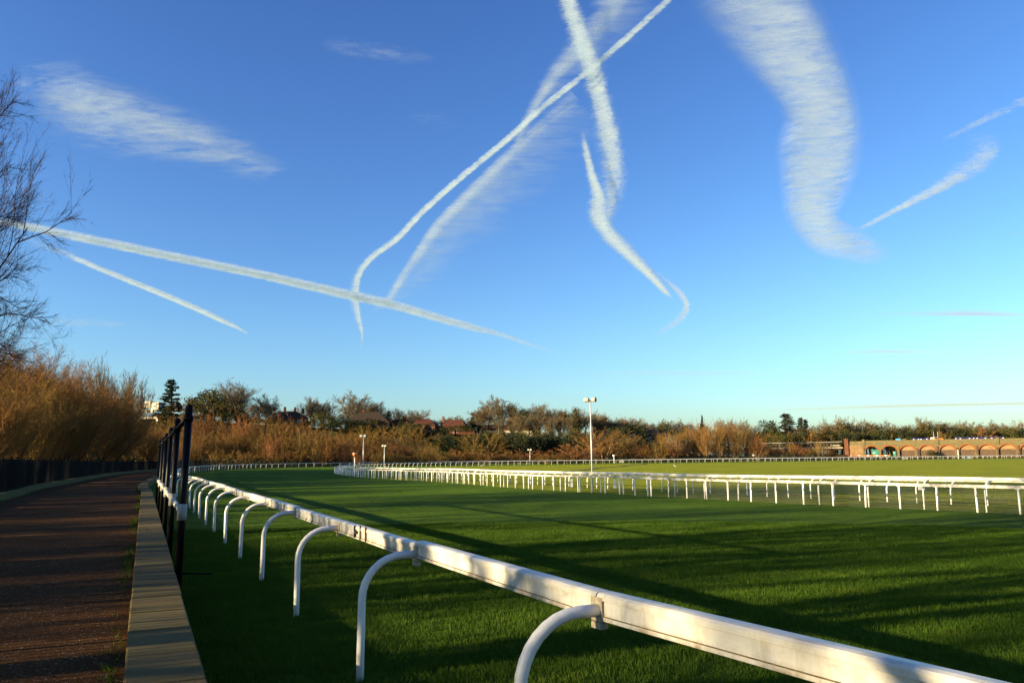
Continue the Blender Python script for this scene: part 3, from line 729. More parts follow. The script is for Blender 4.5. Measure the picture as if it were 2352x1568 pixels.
row(1430, 1570, 24, [(1430, 1024), (1500, 1015), (1570, 1005)], 282, P_BRN + P_SHRUB, 5.5, 7, 50, 'willow_shrub', 'brown shrub between the willow dome and the lattice bridge', 'shrubs left of the bridge', 'shrub', 5)
row(1525, 1735, 14, [(1525, 995), (1570, 978), (1650, 974), (1700, 975), (1735, 992)], 320, P_WIL, 10, 8.5, 50, 'willow_tree', 'orange willow in the mass above the left end of the lattice bridge', 'orange willows above the bridge', jit=6)
row(1535, 1960, 15, [(1535, 1022), (1650, 1019), (1760, 1016), (1860, 1019), (1930, 1030), (1960, 1036)], 345, P_BRN + P_SHRUB + P_WIL, 7.5, 7.5, 32, 'willow_shrub', 'brown shrub growing in front of the lattice bridge', 'shrubs in front of the bridge', 'shrub', 14, [(1535, 330), (1960, 355)])
row(1735, 2352, 13, [(1735, 985), (1800, 985), (1900, 972), (2010, 970), (2060, 975), (2150, 970), (2352, 975)], 435, P_BARE + P_BARE + P_IVY + P_IVY, 13, 10.5, 56, 'bare_tree', 'brown winter tree in the long belt behind the railway bridge and arches', 'tree belt behind the viaduct', jit=6)
row(1740, 2352, 16, [(1740, 995), (1900, 990), (2352, 985)], 420, P_ODOME + P_OLV + P_BRN[:1] + P_DOME, 8, 8.5, 52, 'bushy_tree', 'low bushy tree in the belt just behind the railway bridge and arches', 'low trees behind the viaduct', jit=6)
SKY = [(430, 925), (480, 900), (548, 892), (590, 930), (612, 918), (660, 945), (716, 922), (745, 926), (780, 950), (818, 916), (866, 932), (900, 950), (960, 948), (1000, 962), (1040, 958), (1085, 952), (1110, 938), (1147, 922), (1240, 936), (1330, 944), (1375, 955), (1450, 964), (1525, 970), (1612, 966), (1720, 970)]
row(440, 1110, 23, SKY, 372, P_FAN + P_BARE, 14, 11, 56, 'bare_tree', 'hazy bare tree in the broken line along the ridge behind the houses', 'bare trees behind the ridge houses', jit=9)
row(430, 1000, 24, [(430, 958), (560, 955), (640, 972), (700, 968), (790, 972), (860, 984), (920, 988), (1000, 1000)], 320, P_ODOME + P_IVY + P_DOME, 8, 9, 54, 'bushy_tree', 'olive bushy tree along the edge of the ridge above the left thicket', 'bushy trees along the ridge edge', jit=9)
row(1100, 1400, 24, SKY, 352, P_FAN + P_BARE + P_IVY, 14, 11, 50, 'bare_tree', 'bare or ivy grown tree crowding the ridge around the pale terrace', 'ridge trees around the terrace', jit=8)
row(1400, 1730, 19, SKY, 376, P_FAN + P_BARE, 14, 11, 46, 'bare_tree', 'small hazy bare tree on the skyline between the loudspeaker pole and the lattice bridge', 'skyline trees right of the pole', jit=6)
# the wood on the left of the path
def at_s(i_m, off):
    i = int(i_m + 12); p = FINE[i]; t = tang(FINE, i); return p + Vector((t.y, -t.x, 0)) * off
k = 0
for s in range(48, 206, 5):
    for off, hf in ((-12.5, .70), (-18.5, .86), (-27, 1.0), (-38, 1.0)):
        if off < -20 and s % 10: continue
        if s > 150 and off < -20 or s > 172 and off < -15: continue
        p = at_s(s + rng.uniform(-2, 2), off + rng.uniform(-2, 2)); k += 1
        H = hf * float(np.interp(s, [48, 70, 95, 130, 150, 172, 200, 290], [8.2, 11.6, 15.4, 17.4, 16.5, 11.5, 9.5, 9]))
        P = P_YEL if (s < 95 and k % 3 != 2) or k % 6 == 0 else P_WILN
        h = H * rng.uniform(.85, 1.12)
        yel = P is P_YEL; wp = pick(P)
        plant('willow_tree', wp, (p.x, p.y, .2), 'willow with yellowing leaves in the wood left of the path' if yel else 'brown bare willow in the wood left of the path', 'tree', 'yellowing willows left of the path' if yel else 'brown willows left of the path', s=h / SIZE[wp[1][1].name][0] * .98, sz=h / SIZE[wp[1][1].name][0])
# taller grey trees at the end of the wood, before the white house
for px, py, y in ((232, 832, 190), (262, 862, 205), (300, 855, 215), (322, 872, 225)):
    stand(px, py, y, P_FAN, 14, 'greyish bare tree at the thin right end of the left wood', 58, 'bare_tree', 'tree', 'grey trees ending the left wood', 11, zb=.3)
# dark bare trees lining the path: one shows at the left edge, the rest stand unseen beside the photographer, some added to dim the turf
p = on_z(-95, 1160, .3)
plant('bare_tree', P_NEAR[0], (-21.6, 26.5, .25), 'big dark bare tree whose fine twigs reach in from the left edge of the picture', 'tree', rz=3.6, s=.64, sz=1.22)
plant('bare_tree', P_NEAR[1], (-24.4, 31.0, .25), 'second dark bare tree half behind the big one at the left edge of the picture', 'tree', rz=1.1, s=.66, sz=1.12)
for i, (s, off) in enumerate(((16, -15.5), (8, -16), (1, -13.5), (-6, -15), (23, -20), (-11, -19), (12, -23), (1, -24), (6, -31), (-3, -33), (15, -34), (-9, -30))):
    q = ns(2.3 + off, s)
    plant('bare_tree', P_OFF[i % 2], (q.x, q.y, .25), 'unseen dark bare tree left of the railing beside the path, shading the turf', 'tree', 'unseen bare trees lining the path', s=rng.uniform(.85, 1.05))
for i, s in enumerate(np.arange(-14, 62, 1.55)):
    q = ns(2.3 - 11.6 - rng.uniform(-.3, 2.2), s + rng.uniform(-.5, .5)); pr = pick(P_WILN); H, W = SIZE[pr[1][1].name]; h = rng.uniform(1.8, 2.7) if s < 7 else rng.uniform(2.2, 3.7)
    plant('bush', pr, (q.x, q.y, .25), 'dark twiggy bush crowding the black railing on its far side', 'bush', 'bushes behind the railing', s=rng.uniform(2.4, 3.4) / W, sz=h / H)
# hedge along the far side of the course
hd = Tree()
HC = resample(offset(FINE, -10.5), .8)
for i in range(150, min(len(HC), 560)):
    p = HC[i]; hd.leaves((p.x, p.y, 1.2), 15, (.5, .5, .8), .5)
m = MB()
for q in hd.leaf: m.add(q, [(0, 1, 2, 3)])
he = m.obj('hedge', M_EVER); tag(he, 'low dark hedge at the foot of the trees behind the far rail', 'hedge')

# ------------------------------------------------------------------ houses on the ridge
def wallmat(name, c): return plain(name, c, .9, .1, .15, 2)
def brickmat(name, c1, c2, mortar, scale=1.0):
    t = NT(name, .9, .1); b = t.n.new('ShaderNodeTexBrick'); b.inputs['Scale'].default_value = scale
    b.inputs['Color1'].default_value = (*c1, 1); b.inputs['Color2'].default_value = (*c2, 1); b.inputs['Mortar'].default_value = (*mortar, 1)
    b.inputs['Brick Width'].default_value = .9; b.inputs['Row Height'].default_value = .3; b.inputs['Mortar Size'].default_value = .03
    mp = t.n.new('ShaderNodeMapping'); mp.inputs['Rotation'].default_value = (R(90), 0, 0); t.l.new(t.objco(), mp.inputs[0]); t.l.new(mp.outputs[0], b.inputs['Vector'])
    n = t.ramp(t.noise(.9, 6, .7, vec=t.objco()), [(.3, (.72, .7, .66)), (.7, (1.25, 1.22, 1.15))])
    t.col(t.mix(1, b.outputs['Color'], n, 'MULTIPLY')); return t.m
M_REDB = brickmat('red_brick', (.12, .036, .019), (.15, .046, .024), (.15, .10, .07))
M_TILE = plain('red_tile', (.068, .023, .014), .85, .15, .25, 3)
M_SLATE = plain('brown_slate', (.030, .019, .013), .85, .2, .25, 3)
M_CREAM = wallmat('cream_render', (.50, .42, .26)); M_WREND = wallmat('white_render', (.48, .42, .29))
M_GLASS = plain('window_glass', (.045, .055, .07), .12, .6, .1, 2); M_FRAME = plain('white_frame', (.75, .74, .70), .5, .3, .05)
def window(par, x, y, z, w, h):
    mb = MB()
    for a in (-1, 1):
        mb.box((x + a * (w / 2 - .04), y, z), (.08, .09, h)); mb.box((x, y, z + a * (h / 2 - .04)), (w - .16, .085, .08))
    mb.box((x, y, z), (.06, .08, h - .16)); f = mb.obj('window', M_FRAME, par)
    mb = MB(); mb.box((x, y + .03, z), (w - .1, .03, h - .1)); mb.obj('pane', M_GLASS, f)
def house(px, py, y, w, d, h, rh, wm, rm, label, rz=0, hip=True, wins=(), chims=(), name='house', gable=False):
    """py = picture row of the ridge line"""
    p = on_y(px, py, y); z0 = p.z - h - rh; e = empty(name, (p.x, y, z0), label, 'house', rz=rz)
    mb = MB(); mb.box((0, d / 2, (h - 3) / 2), (w, d, h + 3)); mb.obj('wall', wm, e)
    o = .35; i = w * (.28 if hip else 0); mb = MB()
    mb.add([(-w / 2 - o, -o, h), (w / 2 + o, -o, h), (w / 2 + o, d + o, h), (-w / 2 - o, d + o, h), (-w / 2 - o * (not hip) + i, d / 2, h + rh), (w / 2 + o * (not hip) - i, d / 2, h + rh)],
           [(0, 1, 5, 4), (2, 3, 4, 5), (1, 2, 5), (3, 0, 4), (3, 2, 1, 0)])
    rf = mb.obj('roof', rm, e)
    if gable:
        mb = MB(); g = w * .34; mb.add([(g - 1.8, -1.2, h - .1), (g + 1.8, -1.2, h - .1), (g, -1.2, h + rh * .8), (g - 1.8, d * .4, h - .1), (g + 1.8, d * .4, h - .1), (g, d * .4, h + rh * .8)], [(0, 1, 2), (1, 4, 5, 2), (0, 2, 5, 3)]); mb.obj('gable', rm, e)
    for (cx, ch) in chims:
        mb = MB(); mb.box((cx, d / 2 + .3, h + rh + ch / 2 - .5), (.9, .7, ch + 1)); mb.box((cx, d / 2 + .3, h + rh + ch + .06), (1.1, .9, .14)); mb.obj('chimney', M_REDB, rf)
        for a in (-.22, .22):
            mb = MB(); mb.tube([(cx + a, d / 2 + .3, h + rh + ch + .13), (cx + a, d / 2 + .3, h + rh + ch + .55)], .13, 8); mb.obj('chimney_pot', M_TILE, rf)
    for (wx, wz, ww, wh) in wins: window(e, wx, -.03, wz, ww, wh)
    return e
house(655, 943, 348, 16, 9, 5.5, 3.0, M_REDB, M_SLATE, 'dark roofed house with brick chimneys above the left thicket', 0, True, ((6.5, 3.6, 2, 1.4), (-4, 3.6, 1.4, 1.3)), ((-1.5, 1.6), (3, 1.4), (6.5, 1.0)))
house(570, 955, 352, 9, 8, 5, 2.6, M_WREND, M_SLATE, 'small dark gabled roof showing between bare trees left of the house with chimneys', .3, False, ((1.5, 3.4, 1.2, 1.2),), ())
house(843, 944, 340, 19, 10, 3.5, 5.0, M_SLATE, M_SLATE, 'broad brown barn roof beneath the large domed bare tree', 0, True, ((4, 2, 1.4, 1.2),), ((-2.5, .8),))
house(914, 962, 346, 11, 8, 4, 3.0, M_REDB, M_TILE, 'low house with red tiled roof and small white gable left of the dark cypress', 0, True, ((-3, 2.6, 1.4, 1.2), (2, 2.6, 1.4, 1.2)), ((3.5, .6),), gable=True)
house(970, 961, 342, 11, 8, 6.2, 3.2, M_REDB, M_TILE, 'first red brick house, hipped roof and white bay windows facing the course', -.12, True, ((3.6, 4.6, 1.9, 1.4), (3.6, 1.5, 3.2, 1.7), (0, 4.6, 1.6, 1.3), (-3.2, 4.6, 1.6, 1.3)), ())
house(1040, 963, 343, 13, 8, 6.0, 3.4, M_REDB, M_TILE, 'second red brick house, partly hidden by an olive tree, with upper white window', -.12, True, ((4.6, 4.4, 2.0, 1.4), (4.6, 1.4, 2.4, 1.6), (1.0, 4.4, 1.6, 1.3)), ((-5, 1.2),), gable=True)
house(1072, 980, 341, 7, 7, 3.2, 2.4, M_REDB, M_TILE, 'small red roofed cottage attached right of the second red brick house', -.1, True, ((-.5, 1.6, 1.8, 1.4), (2.2, 1.6, 1.0, 1.3)), ())
for q, (px, lab) in enumerate(((1120, 'left part of the pale terrace with red roof, seen through bare stems'), (1168, 'middle part of the pale terrace with red roof behind the tallest bare tree'), (1216, 'right part of the pale terrace with red roof behind ivy clad trees'))):
    house(px, 974, 366, 9.2, 8, 4.8, 2.6, M_CREAM, M_TILE, lab, 0, False, ((-3, 3.2, 1.4, 1.2), (0, 3.2, 1.4, 1.2), (3, 3.2, 1.4, 1.2), (-2, 1.0, 1.6, 1.4), (2.4, 1.0, 1.6, 1.4)), ((4, .8),))
house(1420, 970, 356, 22, 9, 3.5, 3.2, M_CREAM, M_SLATE, 'long low brown roof among trees right of the loudspeaker pole', 0, True, ((-7, 1.6, 1.4, 1.2), (3, 1.6, 1.4, 1.2)), ((4, .9),))
house(1492, 984, 352, 13, 9, 3.2, 2.6, M_SLATE, M_SLATE, 'dark curved roof edge beside the lone olive round tree', 0, True, ((0, 1.4, 1.4, 1.2),), ())
# white modern house on the left ridge
p = on_y(342, 932, 322); e = empty('white_house', (p.x, 322, p.z - 8), 'cream white flat roofed modern house of stacked blocks left of the tall conifer', 'house', rz=-.25)
for nm, c, d in (('upper_block', (-.5, 1.5, 8.6), (3.0, 4, 2.6)), ('upper_block', (3.2, 1.6, 7.9), (3.2, 4, 3.0)), ('wing', (-3.2, 2, 5.8), (4.6, 4, 1.5)), ('pillar', (1.3, .6, 5.2), (.9, .9, 2.6)), ('pillar', (-5.3, .6, 4.8), (.8, .8, 3.4)), ('terrace', (-1, 2.2, 3.2), (11, 5, .9)), ('garden_wall', (-6.1, 0, 1.0), (1.0, 3, 4)), ('garden_wall', (4.2, .4, 1.4), (.9, 1, 2.6)), ('link_wall', (8.5, 3, 6.8), (7.5, 3, 2.4)), ('retaining_wall', (0, 4.8, .0), (20, .5, 10))):
    mb = MB(); mb.box(c, d); o = mb.obj(nm, M_WREND if nm not in ('retaining_wall', 'link_wall') else M_SLATE, e)
mb = MB(); mb.box((-1.5, 1.2, 4.6), (8.6, 2.6, 1.6)); mb.obj('window_band', M_GLASS, e)
for x_, z_ in ((-.5, 8.6), (3.2, 7.8)): window(e, x_, -.54, z_, 1.5, 1.0)

# ------------------------------------------------------------------ railway viaduct
M_BRICKV = brickmat('buff_brick', (.118, .092, .044), (.15, .116, .055), (.12, .11, .06), .8)
M_STONE = brickmat('sandstone', (.20, .125, .06), (.26, .16, .075), (.12, .08, .045), .45)
M_RING = plain('orange_brick', (.22, .070, .022), .9, .1, .2, 4)
M_INF = brickmat('pale_infill_brick', (.24, .15, .07), (.29, .175, .085), (.18, .12, .07), .8)
M_INFD = brickmat('dull_red_infill', (.082, .052, .034), (.10, .062, .040), (.10, .075, .05), .8)
M_CORN = plain('stone_cornice', (.13, .11, .05), .9, .1, .2, 3)
VA, VB = Vector((156.1, 378, 0)), Vector((222.8, 350, 0)); vrz = math.atan2(VB.y - VA.y, VB.x - VA.x)
via = empty('railway_viaduct', VA, 'long brick railway viaduct with orange arch rings, two open arches and the rest bricked up', 'viaduct', rz=vrz)
ARCH = [(8.3, 14.3), (15.5, 22.0), (23.1, 29.4), (31.1, 37.5), (39.3, 45.5), (47.1, 53.3), (54.7, 61.3), (62.4, 69.0), (70.5, 77.0), (78.4, 84.9), (86.3, 92.8), (94.2, 100.7), (102, 108.5)]
SPR, APX, STR, PAR, DEP = 3.6, 5.7, 6.15, 8.15, 9.0
def arc(a, b, n=14, grow=0.0):
    h, w = APX - SPR, (b - a) / 2; r = (w * w + h * h) / (2 * h); cx, cz = (a + b) / 2, APX - r; th = math.asin(w / r); r += grow
    return [(cx + r * math.sin(th * (2 * k / n - 1)), cz + r * math.cos(th * (2 * k / n - 1))) for k in range(n + 1)]
edges = [7.7] + [(ARCH[i][1] + ARCH[i + 1][0]) / 2 for i in range(len(ARCH) - 1)] + [110]
for i, (a, b) in enumerate(ARCH):
    l, r_ = edges[i], edges[i + 1]; A = arc(a, b); v, f = [], []
    def quad(p0, p1, p2, p3, y): v.extend([(x, y, z) for x, z in (p0, p1, p2, p3)]); f.append(tuple(range(len(v) - 4, len(v))))
    for y_ in (0, DEP):
        quad((l, -1), (a, -1), (a, STR), (l, STR), y_); quad((b, -1), (r_, -1), (r_, STR), (b, STR), y_)
        for p_, q_ in zip(A, A[1:]): quad(p_, q_, (q_[0], STR), (p_[0], STR), y_)
    for p_, q_ in zip([(a, -1)] + A, A + [(b, -1)]):     # soffit through the depth
        v.extend([(p_[0], 0, p_[1]), (q_[0], 0, q_[1]), (q_[0], DEP, q_[1]), (p_[0], DEP, p_[1])]); f.append(tuple(range(len(v) - 4, len(v))))
    mb = MB(); mb.add(v, f); mb.obj('arch_wall', M_BRICKV, via)
    O = arc(a, b, 14, .55); mb = MB()
    for k in range(14):
        p0, p1, q0, q1 = A[k], A[k + 1], O[k], O[k + 1]
        mb.add([(p0[0], -.09, p0[1]), (p1[0], -.09, p1[1]), (q1[0], -.09, q1[1]), (q0[0], -.09, q0[1]), (p0[0], .3, p0[1]), (p1[0], .3, p1[1]), (q0[0], .0, q0[1]), (q1[0], .0, q1[1])], [(0, 1, 2, 3), (0, 4, 5, 1), (3, 2, 7, 6)])
    mb.obj('arch_ring', M_RING, via)
    if i > 1:
        mb = MB(); mid = 3.55; mb.box(((a + b) / 2, .75, mid / 2 - .5), (b - a, .3, mid + 1)); mb.obj('lower_infill', M_INFD, via)
        mb = MB(); P_ = [(a, mid)] + A + [(b, mid)]; cx = (a + b) / 2
        for p_, q_ in zip(P_, P_[1:]): mb.add([(p_[0], .55, p_[1]), (q_[0], .55, q_[1]), (cx, .55, mid)], [(0, 1, 2)])
        mb.obj('upper_infill', M_INF, via)
        mb = MB(); mb.box((cx, .56, mid), (b - a - .1, .12, .14)); mb.obj('ledge', M_INFD, via)
    mb = MB(); mb.box((l if i else l + .1, -.16, 2.0), (.75, .3, 6.6 if i % 2 == 0 else 5)); mb.obj('pier', M_INFD if i > 2 else M_BRICKV, via)
mb = MB(); mb.box((58.8, 4.5, STR + .16), (102.4, DEP + .36, .32)); mb.obj('string_course', M_CORN, via)
mb = MB(); mb.box((58.8, .05, (STR + .32 + PAR) / 2), (102.2, .4, PAR - STR - .32)); mb.obj('parapet', M_BRICKV, via)
mb = MB(); mb.box((58.8, DEP - .1, (STR + .32 + 7.2) / 2), (102.2, .4, 7.2 - STR - .32)); mb.obj('far_parapet', M_BRICKV, via)
mb = MB(); mb.box((58.8, .05, PAR + .09), (102.3, .55, .18)); mb.obj('coping', M_CORN, via)
for u in (8.0, 38.6, 62.2, 86):
    mb = MB(); mb.box((u, -.12, (STR + PAR) / 2 + .35), (1.1, .7, PAR - STR + .7)); mb.obj('pilaster', M_BRICKV, via)
mb = MB(); mb.box((4.5, 1.2, 2.6), (6.2, 2.0, 7.2)); mb.obj('stone_panel', M_STONE, via)
mb = MB(); mb.box((4.5, 1.2, 7.15), (6.2, 1.7, 1.9)); mb.obj('panel_parapet', M_BRICKV, via)
mb = MB(); mb.box((.6, 1.2, 3.9), (1.7, 3, 9.8)); mb.box((.6, 1.2, 8.95), (2.0, 3.3, .3)); mb.tube([(.6, 1.2, 9.1), (.6, 1.2, 9.5)], [1.0, .25], 8); mb.obj('end_pier', M_REDB, via)
# lattice girder bridge, left of the pier
M_LATT = plain('pale_painted_iron', (.15, .125, .10), .7, .25, .4, 2)
GL = Vector((84, 423, 0)); gd = (VA - GL); gl = gd.length - 1.2; grz = math.atan2(gd.y, gd.x)
gb = empty('girder_bridge', GL, 'long pale lattice girder railway bridge leading to the brick viaduct', 'bridge', rz=grz)
for nm, z, hgt, dd in (('top_chord', 8.0, .35, .4), ('bottom_chord', 5.3, .45, .5), ('deck_edge', 4.6, .5, 4)):
    mb = MB(); mb.box((gl / 2, 1.5 if dd > 1 else 0, z), (gl, dd, hgt)); mb.obj(nm, M_LATT if dd < 1 else M_SLATE, gb)
n = int(gl / 1.5); me_a = me_b = None
for k_ in range(n):
    if me_a is None:
        mb = MB(); mb.bar((0, -.06, 5.5), (1.5, -.06, 7.85), .16, .08); me_a = mb.mesh('diagonal', M_LATT)
        mb = MB(); mb.bar((1.5, .06, 5.5), (0, .06, 7.85), .16, .08); me_b = mb.mesh('diagonal', M_LATT)
    link('diagonal', me_a, gb, (k_ * 1.5, 0, 0)); link('diagonal', me_b, gb, (k_ * 1.5, 0, 0))
for u in (gl * .2, gl * .45, gl * .7, gl * .93):
    mb = MB(); mb.tube([(u, 1.5, -1), (u, 1.5, 4.5)], .7, 10); mb.obj('support', M_SLATE, gb)
mb = MB(); mb.box((gl - 3, -.4, 6.3), (4.5, .3, .25)); mb.box((gl - 2.4, -.4, 5.2), (5.5, .3, .22)); mb.obj('walkway', M_CREAM, gb)
# things standing on and below the viaduct
def vpt(u, y, z): return via.location + Matrix.Rotation(vrz, 3, 'Z') @ Vector((u, y, z))
M_NAVY = plain('navy_paint', (.020, .017, .085), .5, .4, .15, 2); M_LBLUE = plain('light_blue_paint', (.06, .30, .55), .5, .3, .1)
M_ORNG = plain('orange_paint', (.75, .16, .05), .5, .3, .1); M_GREEN = plain('green_container_paint', (.025, .17, .12), .5, .3, .12, 2)
def carriage(u0, u1, label, lights):
    c = (u0 + u1) / 2; l = u1 - u0; e = empty('railway_carriage', vpt(c, 2.2, 5.9), label, 'carriage', 'navy carriages on the viaduct', vrz)
    mb = MB(); w = 1.35; prof = [(-w, .6), (-w, 2.5), (-w * .86, 2.95), (-w * .4, 3.15), (w * .4, 3.15), (w * .86, 2.95), (w, 2.5), (w, .6)]
    v = [(x, y, z) for x in (-l / 2, l / 2) for y, z in prof]; m = len(prof)
    mb.add(v, [(i, m + i, m + (i + 1) % m, (i + 1) % m) for i in range(m)] + [tuple(range(m)), tuple(range(2 * m - 1, m - 1, -1))]); mb.obj('body', M_NAVY, e)
    for x in lights:
        mb = MB(); mb.box((x - c, -1.37, 2.66), (.50, .06, .26)); mb.obj('bright_panel', M_FRAME, e)
    for x in (-l * .3, l * .3):
        mb = MB(); mb.box((x, 0, .3), (2.4, 1.8, .6)); mb.obj('bogie', M_DARK, e)
        mb = MB(); mb.box((x, 0, 3.22), (1.3, .9, .16)); mb.obj('roof_vent', M_NAVY, e)
    return e
carriage(28.8, 35.6, 'short navy blue carriage with white panels above the fourth arch', (29.2, 31.2, 32.2, 34.6))
carriage(45.9, 49.4, 'navy blue vehicle end left of the long navy carriages', (46.2, 48.0))
carriage(50.0, 58.6, 'longest navy blue carriage above the bricked up arches', (51.6, 53.2, 54.6, 57.8))
carriage(59.6, 65.0, 'rightmost navy blue carriage, half hidden by a parapet pilaster', (60.2, 64.6))
e = empty('container', vpt(22.8, 2.0, 6.4), 'small light blue container standing on the viaduct left of the carriages', 'container', rz=vrz)
mb = MB(); mb.box((0, 0, 1.3), (2.0, 1.6, 2.6)); mb.obj('body', M_LBLUE, e); mb = MB()
for x in (-.7, -.35, 0, .35, .7): mb.box((x, -.82, 1.3), (.08, .05, 2.3))
mb.obj('rib', M_LBLUE, e)
e = empty('pallet_stack', vpt(25.2, 2.0, 6.4), 'small tan stack beside the light blue container on the viaduct', 'stack', rz=vrz)
for z in range(6):
    mb = MB(); mb.box((.1 * (z % 2), 0, .2 + z * .42), (1.6, 1.2, .3)); mb.obj('pallet', M_CORN, e)
e = empty('work_platform', vpt(38.6, 1.9, 6.3), 'orange and white work machine with two upright poles on the viaduct', 'machine', rz=vrz)
mb = MB(); mb.box((0, 0, 1.5), (5.2, 1.6, 1.9)); mb.obj('body', M_ORNG, e); mb = MB(); mb.box((-1.7, 0, 2.7), (1.5, 1.5, .55)); mb.obj('cab', M_FRAME, e)
for x in (-1.0, .6):
    mb = MB(); mb.tube([(x, 0, 2.4), (x, 0, 5.6)], .07, 6); mb.obj('pole', M_GALV, e)
mb = MB(); mb.bar((-1, 0, 3.1), (.6, 0, 3.1), .08); mb.obj('crossbar', M_GALV, e)
for k_, (u, w, lab) in enumerate(((12.9, 2.6, 'green container in the right half of the first open arch'), (20.9, 1.1, 'narrow green box at the right edge of the second open arch'))):
    e = empty('container', vpt(u, .8, 0), lab, 'container', rz=vrz); mb = MB(); mb.box((0, 1, 2.0), (w, 2, 4.2 if k_ == 0 else 2.6)); mb.obj('body', M_GREEN, e)
    mb = MB(); mb.box((-w * .25, -.03, 2.6), (w * .4, .05, .3)); mb.obj('stripe', M_FRAME, e)
e = empty('barrier_row', vpt(10, -2.5, 0), 'row of red and white barriers at the foot of the viaduct', 'barrier', rz=vrz)
for k_ in range(14):
    mb = MB(); mb.box((-8 + k_ * 1.25, 0, 1.45), (1.1, .12, .35)); mb.obj('panel', M_ORNG if k_ % 3 else M_FRAME, e)
    mb = MB(); mb.bar((-8 + k_ * 1.25, 0, 0), (-8 + k_ * 1.25, 0, 1.3), .1); mb.obj('foot', M_FRAME, e)
p = vpt(35.0, -3.5, 0); plant('bush', pick(P_BARE), (p.x, p.y, -.6), 'dark twiggy bush growing in front of the fourth arch', 'bush', s=.50, sz=.40)
for q in (-1.5, 1.6):
    p2 = vpt(34.8 + q, -3, 0); 
p2 = vpt(35.6, -3.0, 0); plant('bush', pick(P_ODOME), (p2.x, p2.y, -.3), 'dull leafy bush at the foot of the fourth arch', 'bush', s=.52, sz=.52)

# ------------------------------------------------------------------ poles, markers, people, birds
def horn(par, org, d, size, mat):
    d = Vector(d).normalized(); mb = MB(); o_ = Vector(org); L = size
    mb.tube([o_ + d * L * t for t in (0, .06, .18, .55, .85, 1, 1.0, .9, .7)], [L * r_ for r_ in (.20, .36, .43, .46, .49, .53, .48, .43, .36)], 16, cap=True)
    h_ = mb.obj('horn', mat, par, True); mb = MB(); mb.tube([o_ + d * L * .72, o_ + d * L * .95], [L * .40, L * .455], 16); mb.obj('mouth_shade_disc', M_MOUTH, h_)
def speaker_pole(loc, h, label, r=.05, size=.42, yaw=.5, group=None):
    e = empty('loudspeaker_pole', loc, label, 'pole', group)
    mb = MB(); mb.tube([(0, 0, -.3), (0, 0, h)], [r * 1.15, r * .85], 10); mb.obj('pole', M_GALV, e, True)
    mb = MB(); mb.box((0, 0, h + .05), (size * .7, .07, .07)); mb.bar((-.08, 0, h), (-.08, 0, h + size * .55), .035); mb.bar((.08, 0, h), (.08, 0, h + size * .5), .035); mb.bar((-.1, -.04, h + .1), (.1, .05, h + size * .5), .03); mb.obj('bracket', M_SEAM, e)
    horn(e, (.07, 0, h + size * .5), (math.cos(yaw), -math.sin(yaw), .02), size, M_HORN)
    horn(e, (-.07, .02, h + size * .5), (-math.cos(yaw), math.sin(yaw) * .9, .04), size, M_HORN)
    return e
speaker_pole((4.58, 47.0, 0), 5.12, 'tall slim pole with two white loudspeaker horns just behind the near infield rail', .040, .275, .62)
p = on_y(835, 1003, 112); speaker_pole((p.x, 112, 0), p.z - .1, 'taller of the two slim far loudspeaker poles on the left', .06, .42, .5)
p = on_y(883, 1025, 168); speaker_pole((p.x, 168, 0), p.z - .1, 'shorter of the two slim far loudspeaker poles on the left', .07, .45, .6)
p = on_y(1217, 1034, 262); speaker_pole((p.x, 262, 0), p.z - .1, 'slim far loudspeaker pole in front of the ivy clad trees, left of the tall one', .08, .6, .4)
def lolly(px, ptop, y, label, w, col, h2=None):
    p = on_y(px, ptop, y); e = empty('marker_post', (p.x, y, 0), label, 'marker'); h = p.z
    mb = MB(); mb.tube([(0, 0, -.2), (0, 0, h - w * .9)], w * .13, 8); mb.obj('post', M_POST, e, True)
    mb = MB(); mb.tube([(0, 0, h - w), (0, 0, h - w * .62), (0, 0, h - w * .55), (0, 0, h - w * .12), (0, 0, h)], [w * .2, w * .36, w * .5, w * .5, w * .46], 16); mb.obj('head', col, e, True)
    mb = MB(); mb.tube([(0, 0, h - w * .10), (0, 0, h + .02)], w * .515, 16); mb.obj('cap', M_POST, e, True); return e
M_ORMK = plain('orange_marker', (.70, .22, .07), .6, .2, .2, 6)
lolly(815, 1040, 120, 'white marker post with orange and white head by the bend of the infield rail', .62, M_ORMK)
lolly(1410, 1044, 250, 'white cup headed marker post at the far rail right of the tall loudspeaker pole', .8, M_POST)
def disc_sign(px, py, y, label, r_):
    p = on_y(px, py, y); e = empty('disc_sign', (p.x, y, 0), label, 'sign'); mb = MB(); mb.tube([(0, 0, p.z), (0, -.05, p.z)], r_, 16); mb.obj('disc', M_POST, e)
    mb = MB(); mb.tube([(0, .04, -.2), (0, .04, p.z + r_ * .5)], .05, 6); mb.obj('post', M_IRON, e)
disc_sign(1730, 1045, 286, 'round white sign on a dark post against the shrubs before the lattice bridge', .36)
p = on_y(2200, 1033, 297); e = empty('white_post', (p.x, 297, 0), 'tall thin white post standing at the far rail in front of the brick arches', 'marker')
mb = MB(); mb.tube([(0, 0, -.2), (0, 0, p.z - .5)], .11, 8); mb.obj('post', M_POST, e, True); mb = MB(); mb.box((0, 0, p.z - .25), (.36, .12, .55)); mb.obj('plate', M_POST, e)
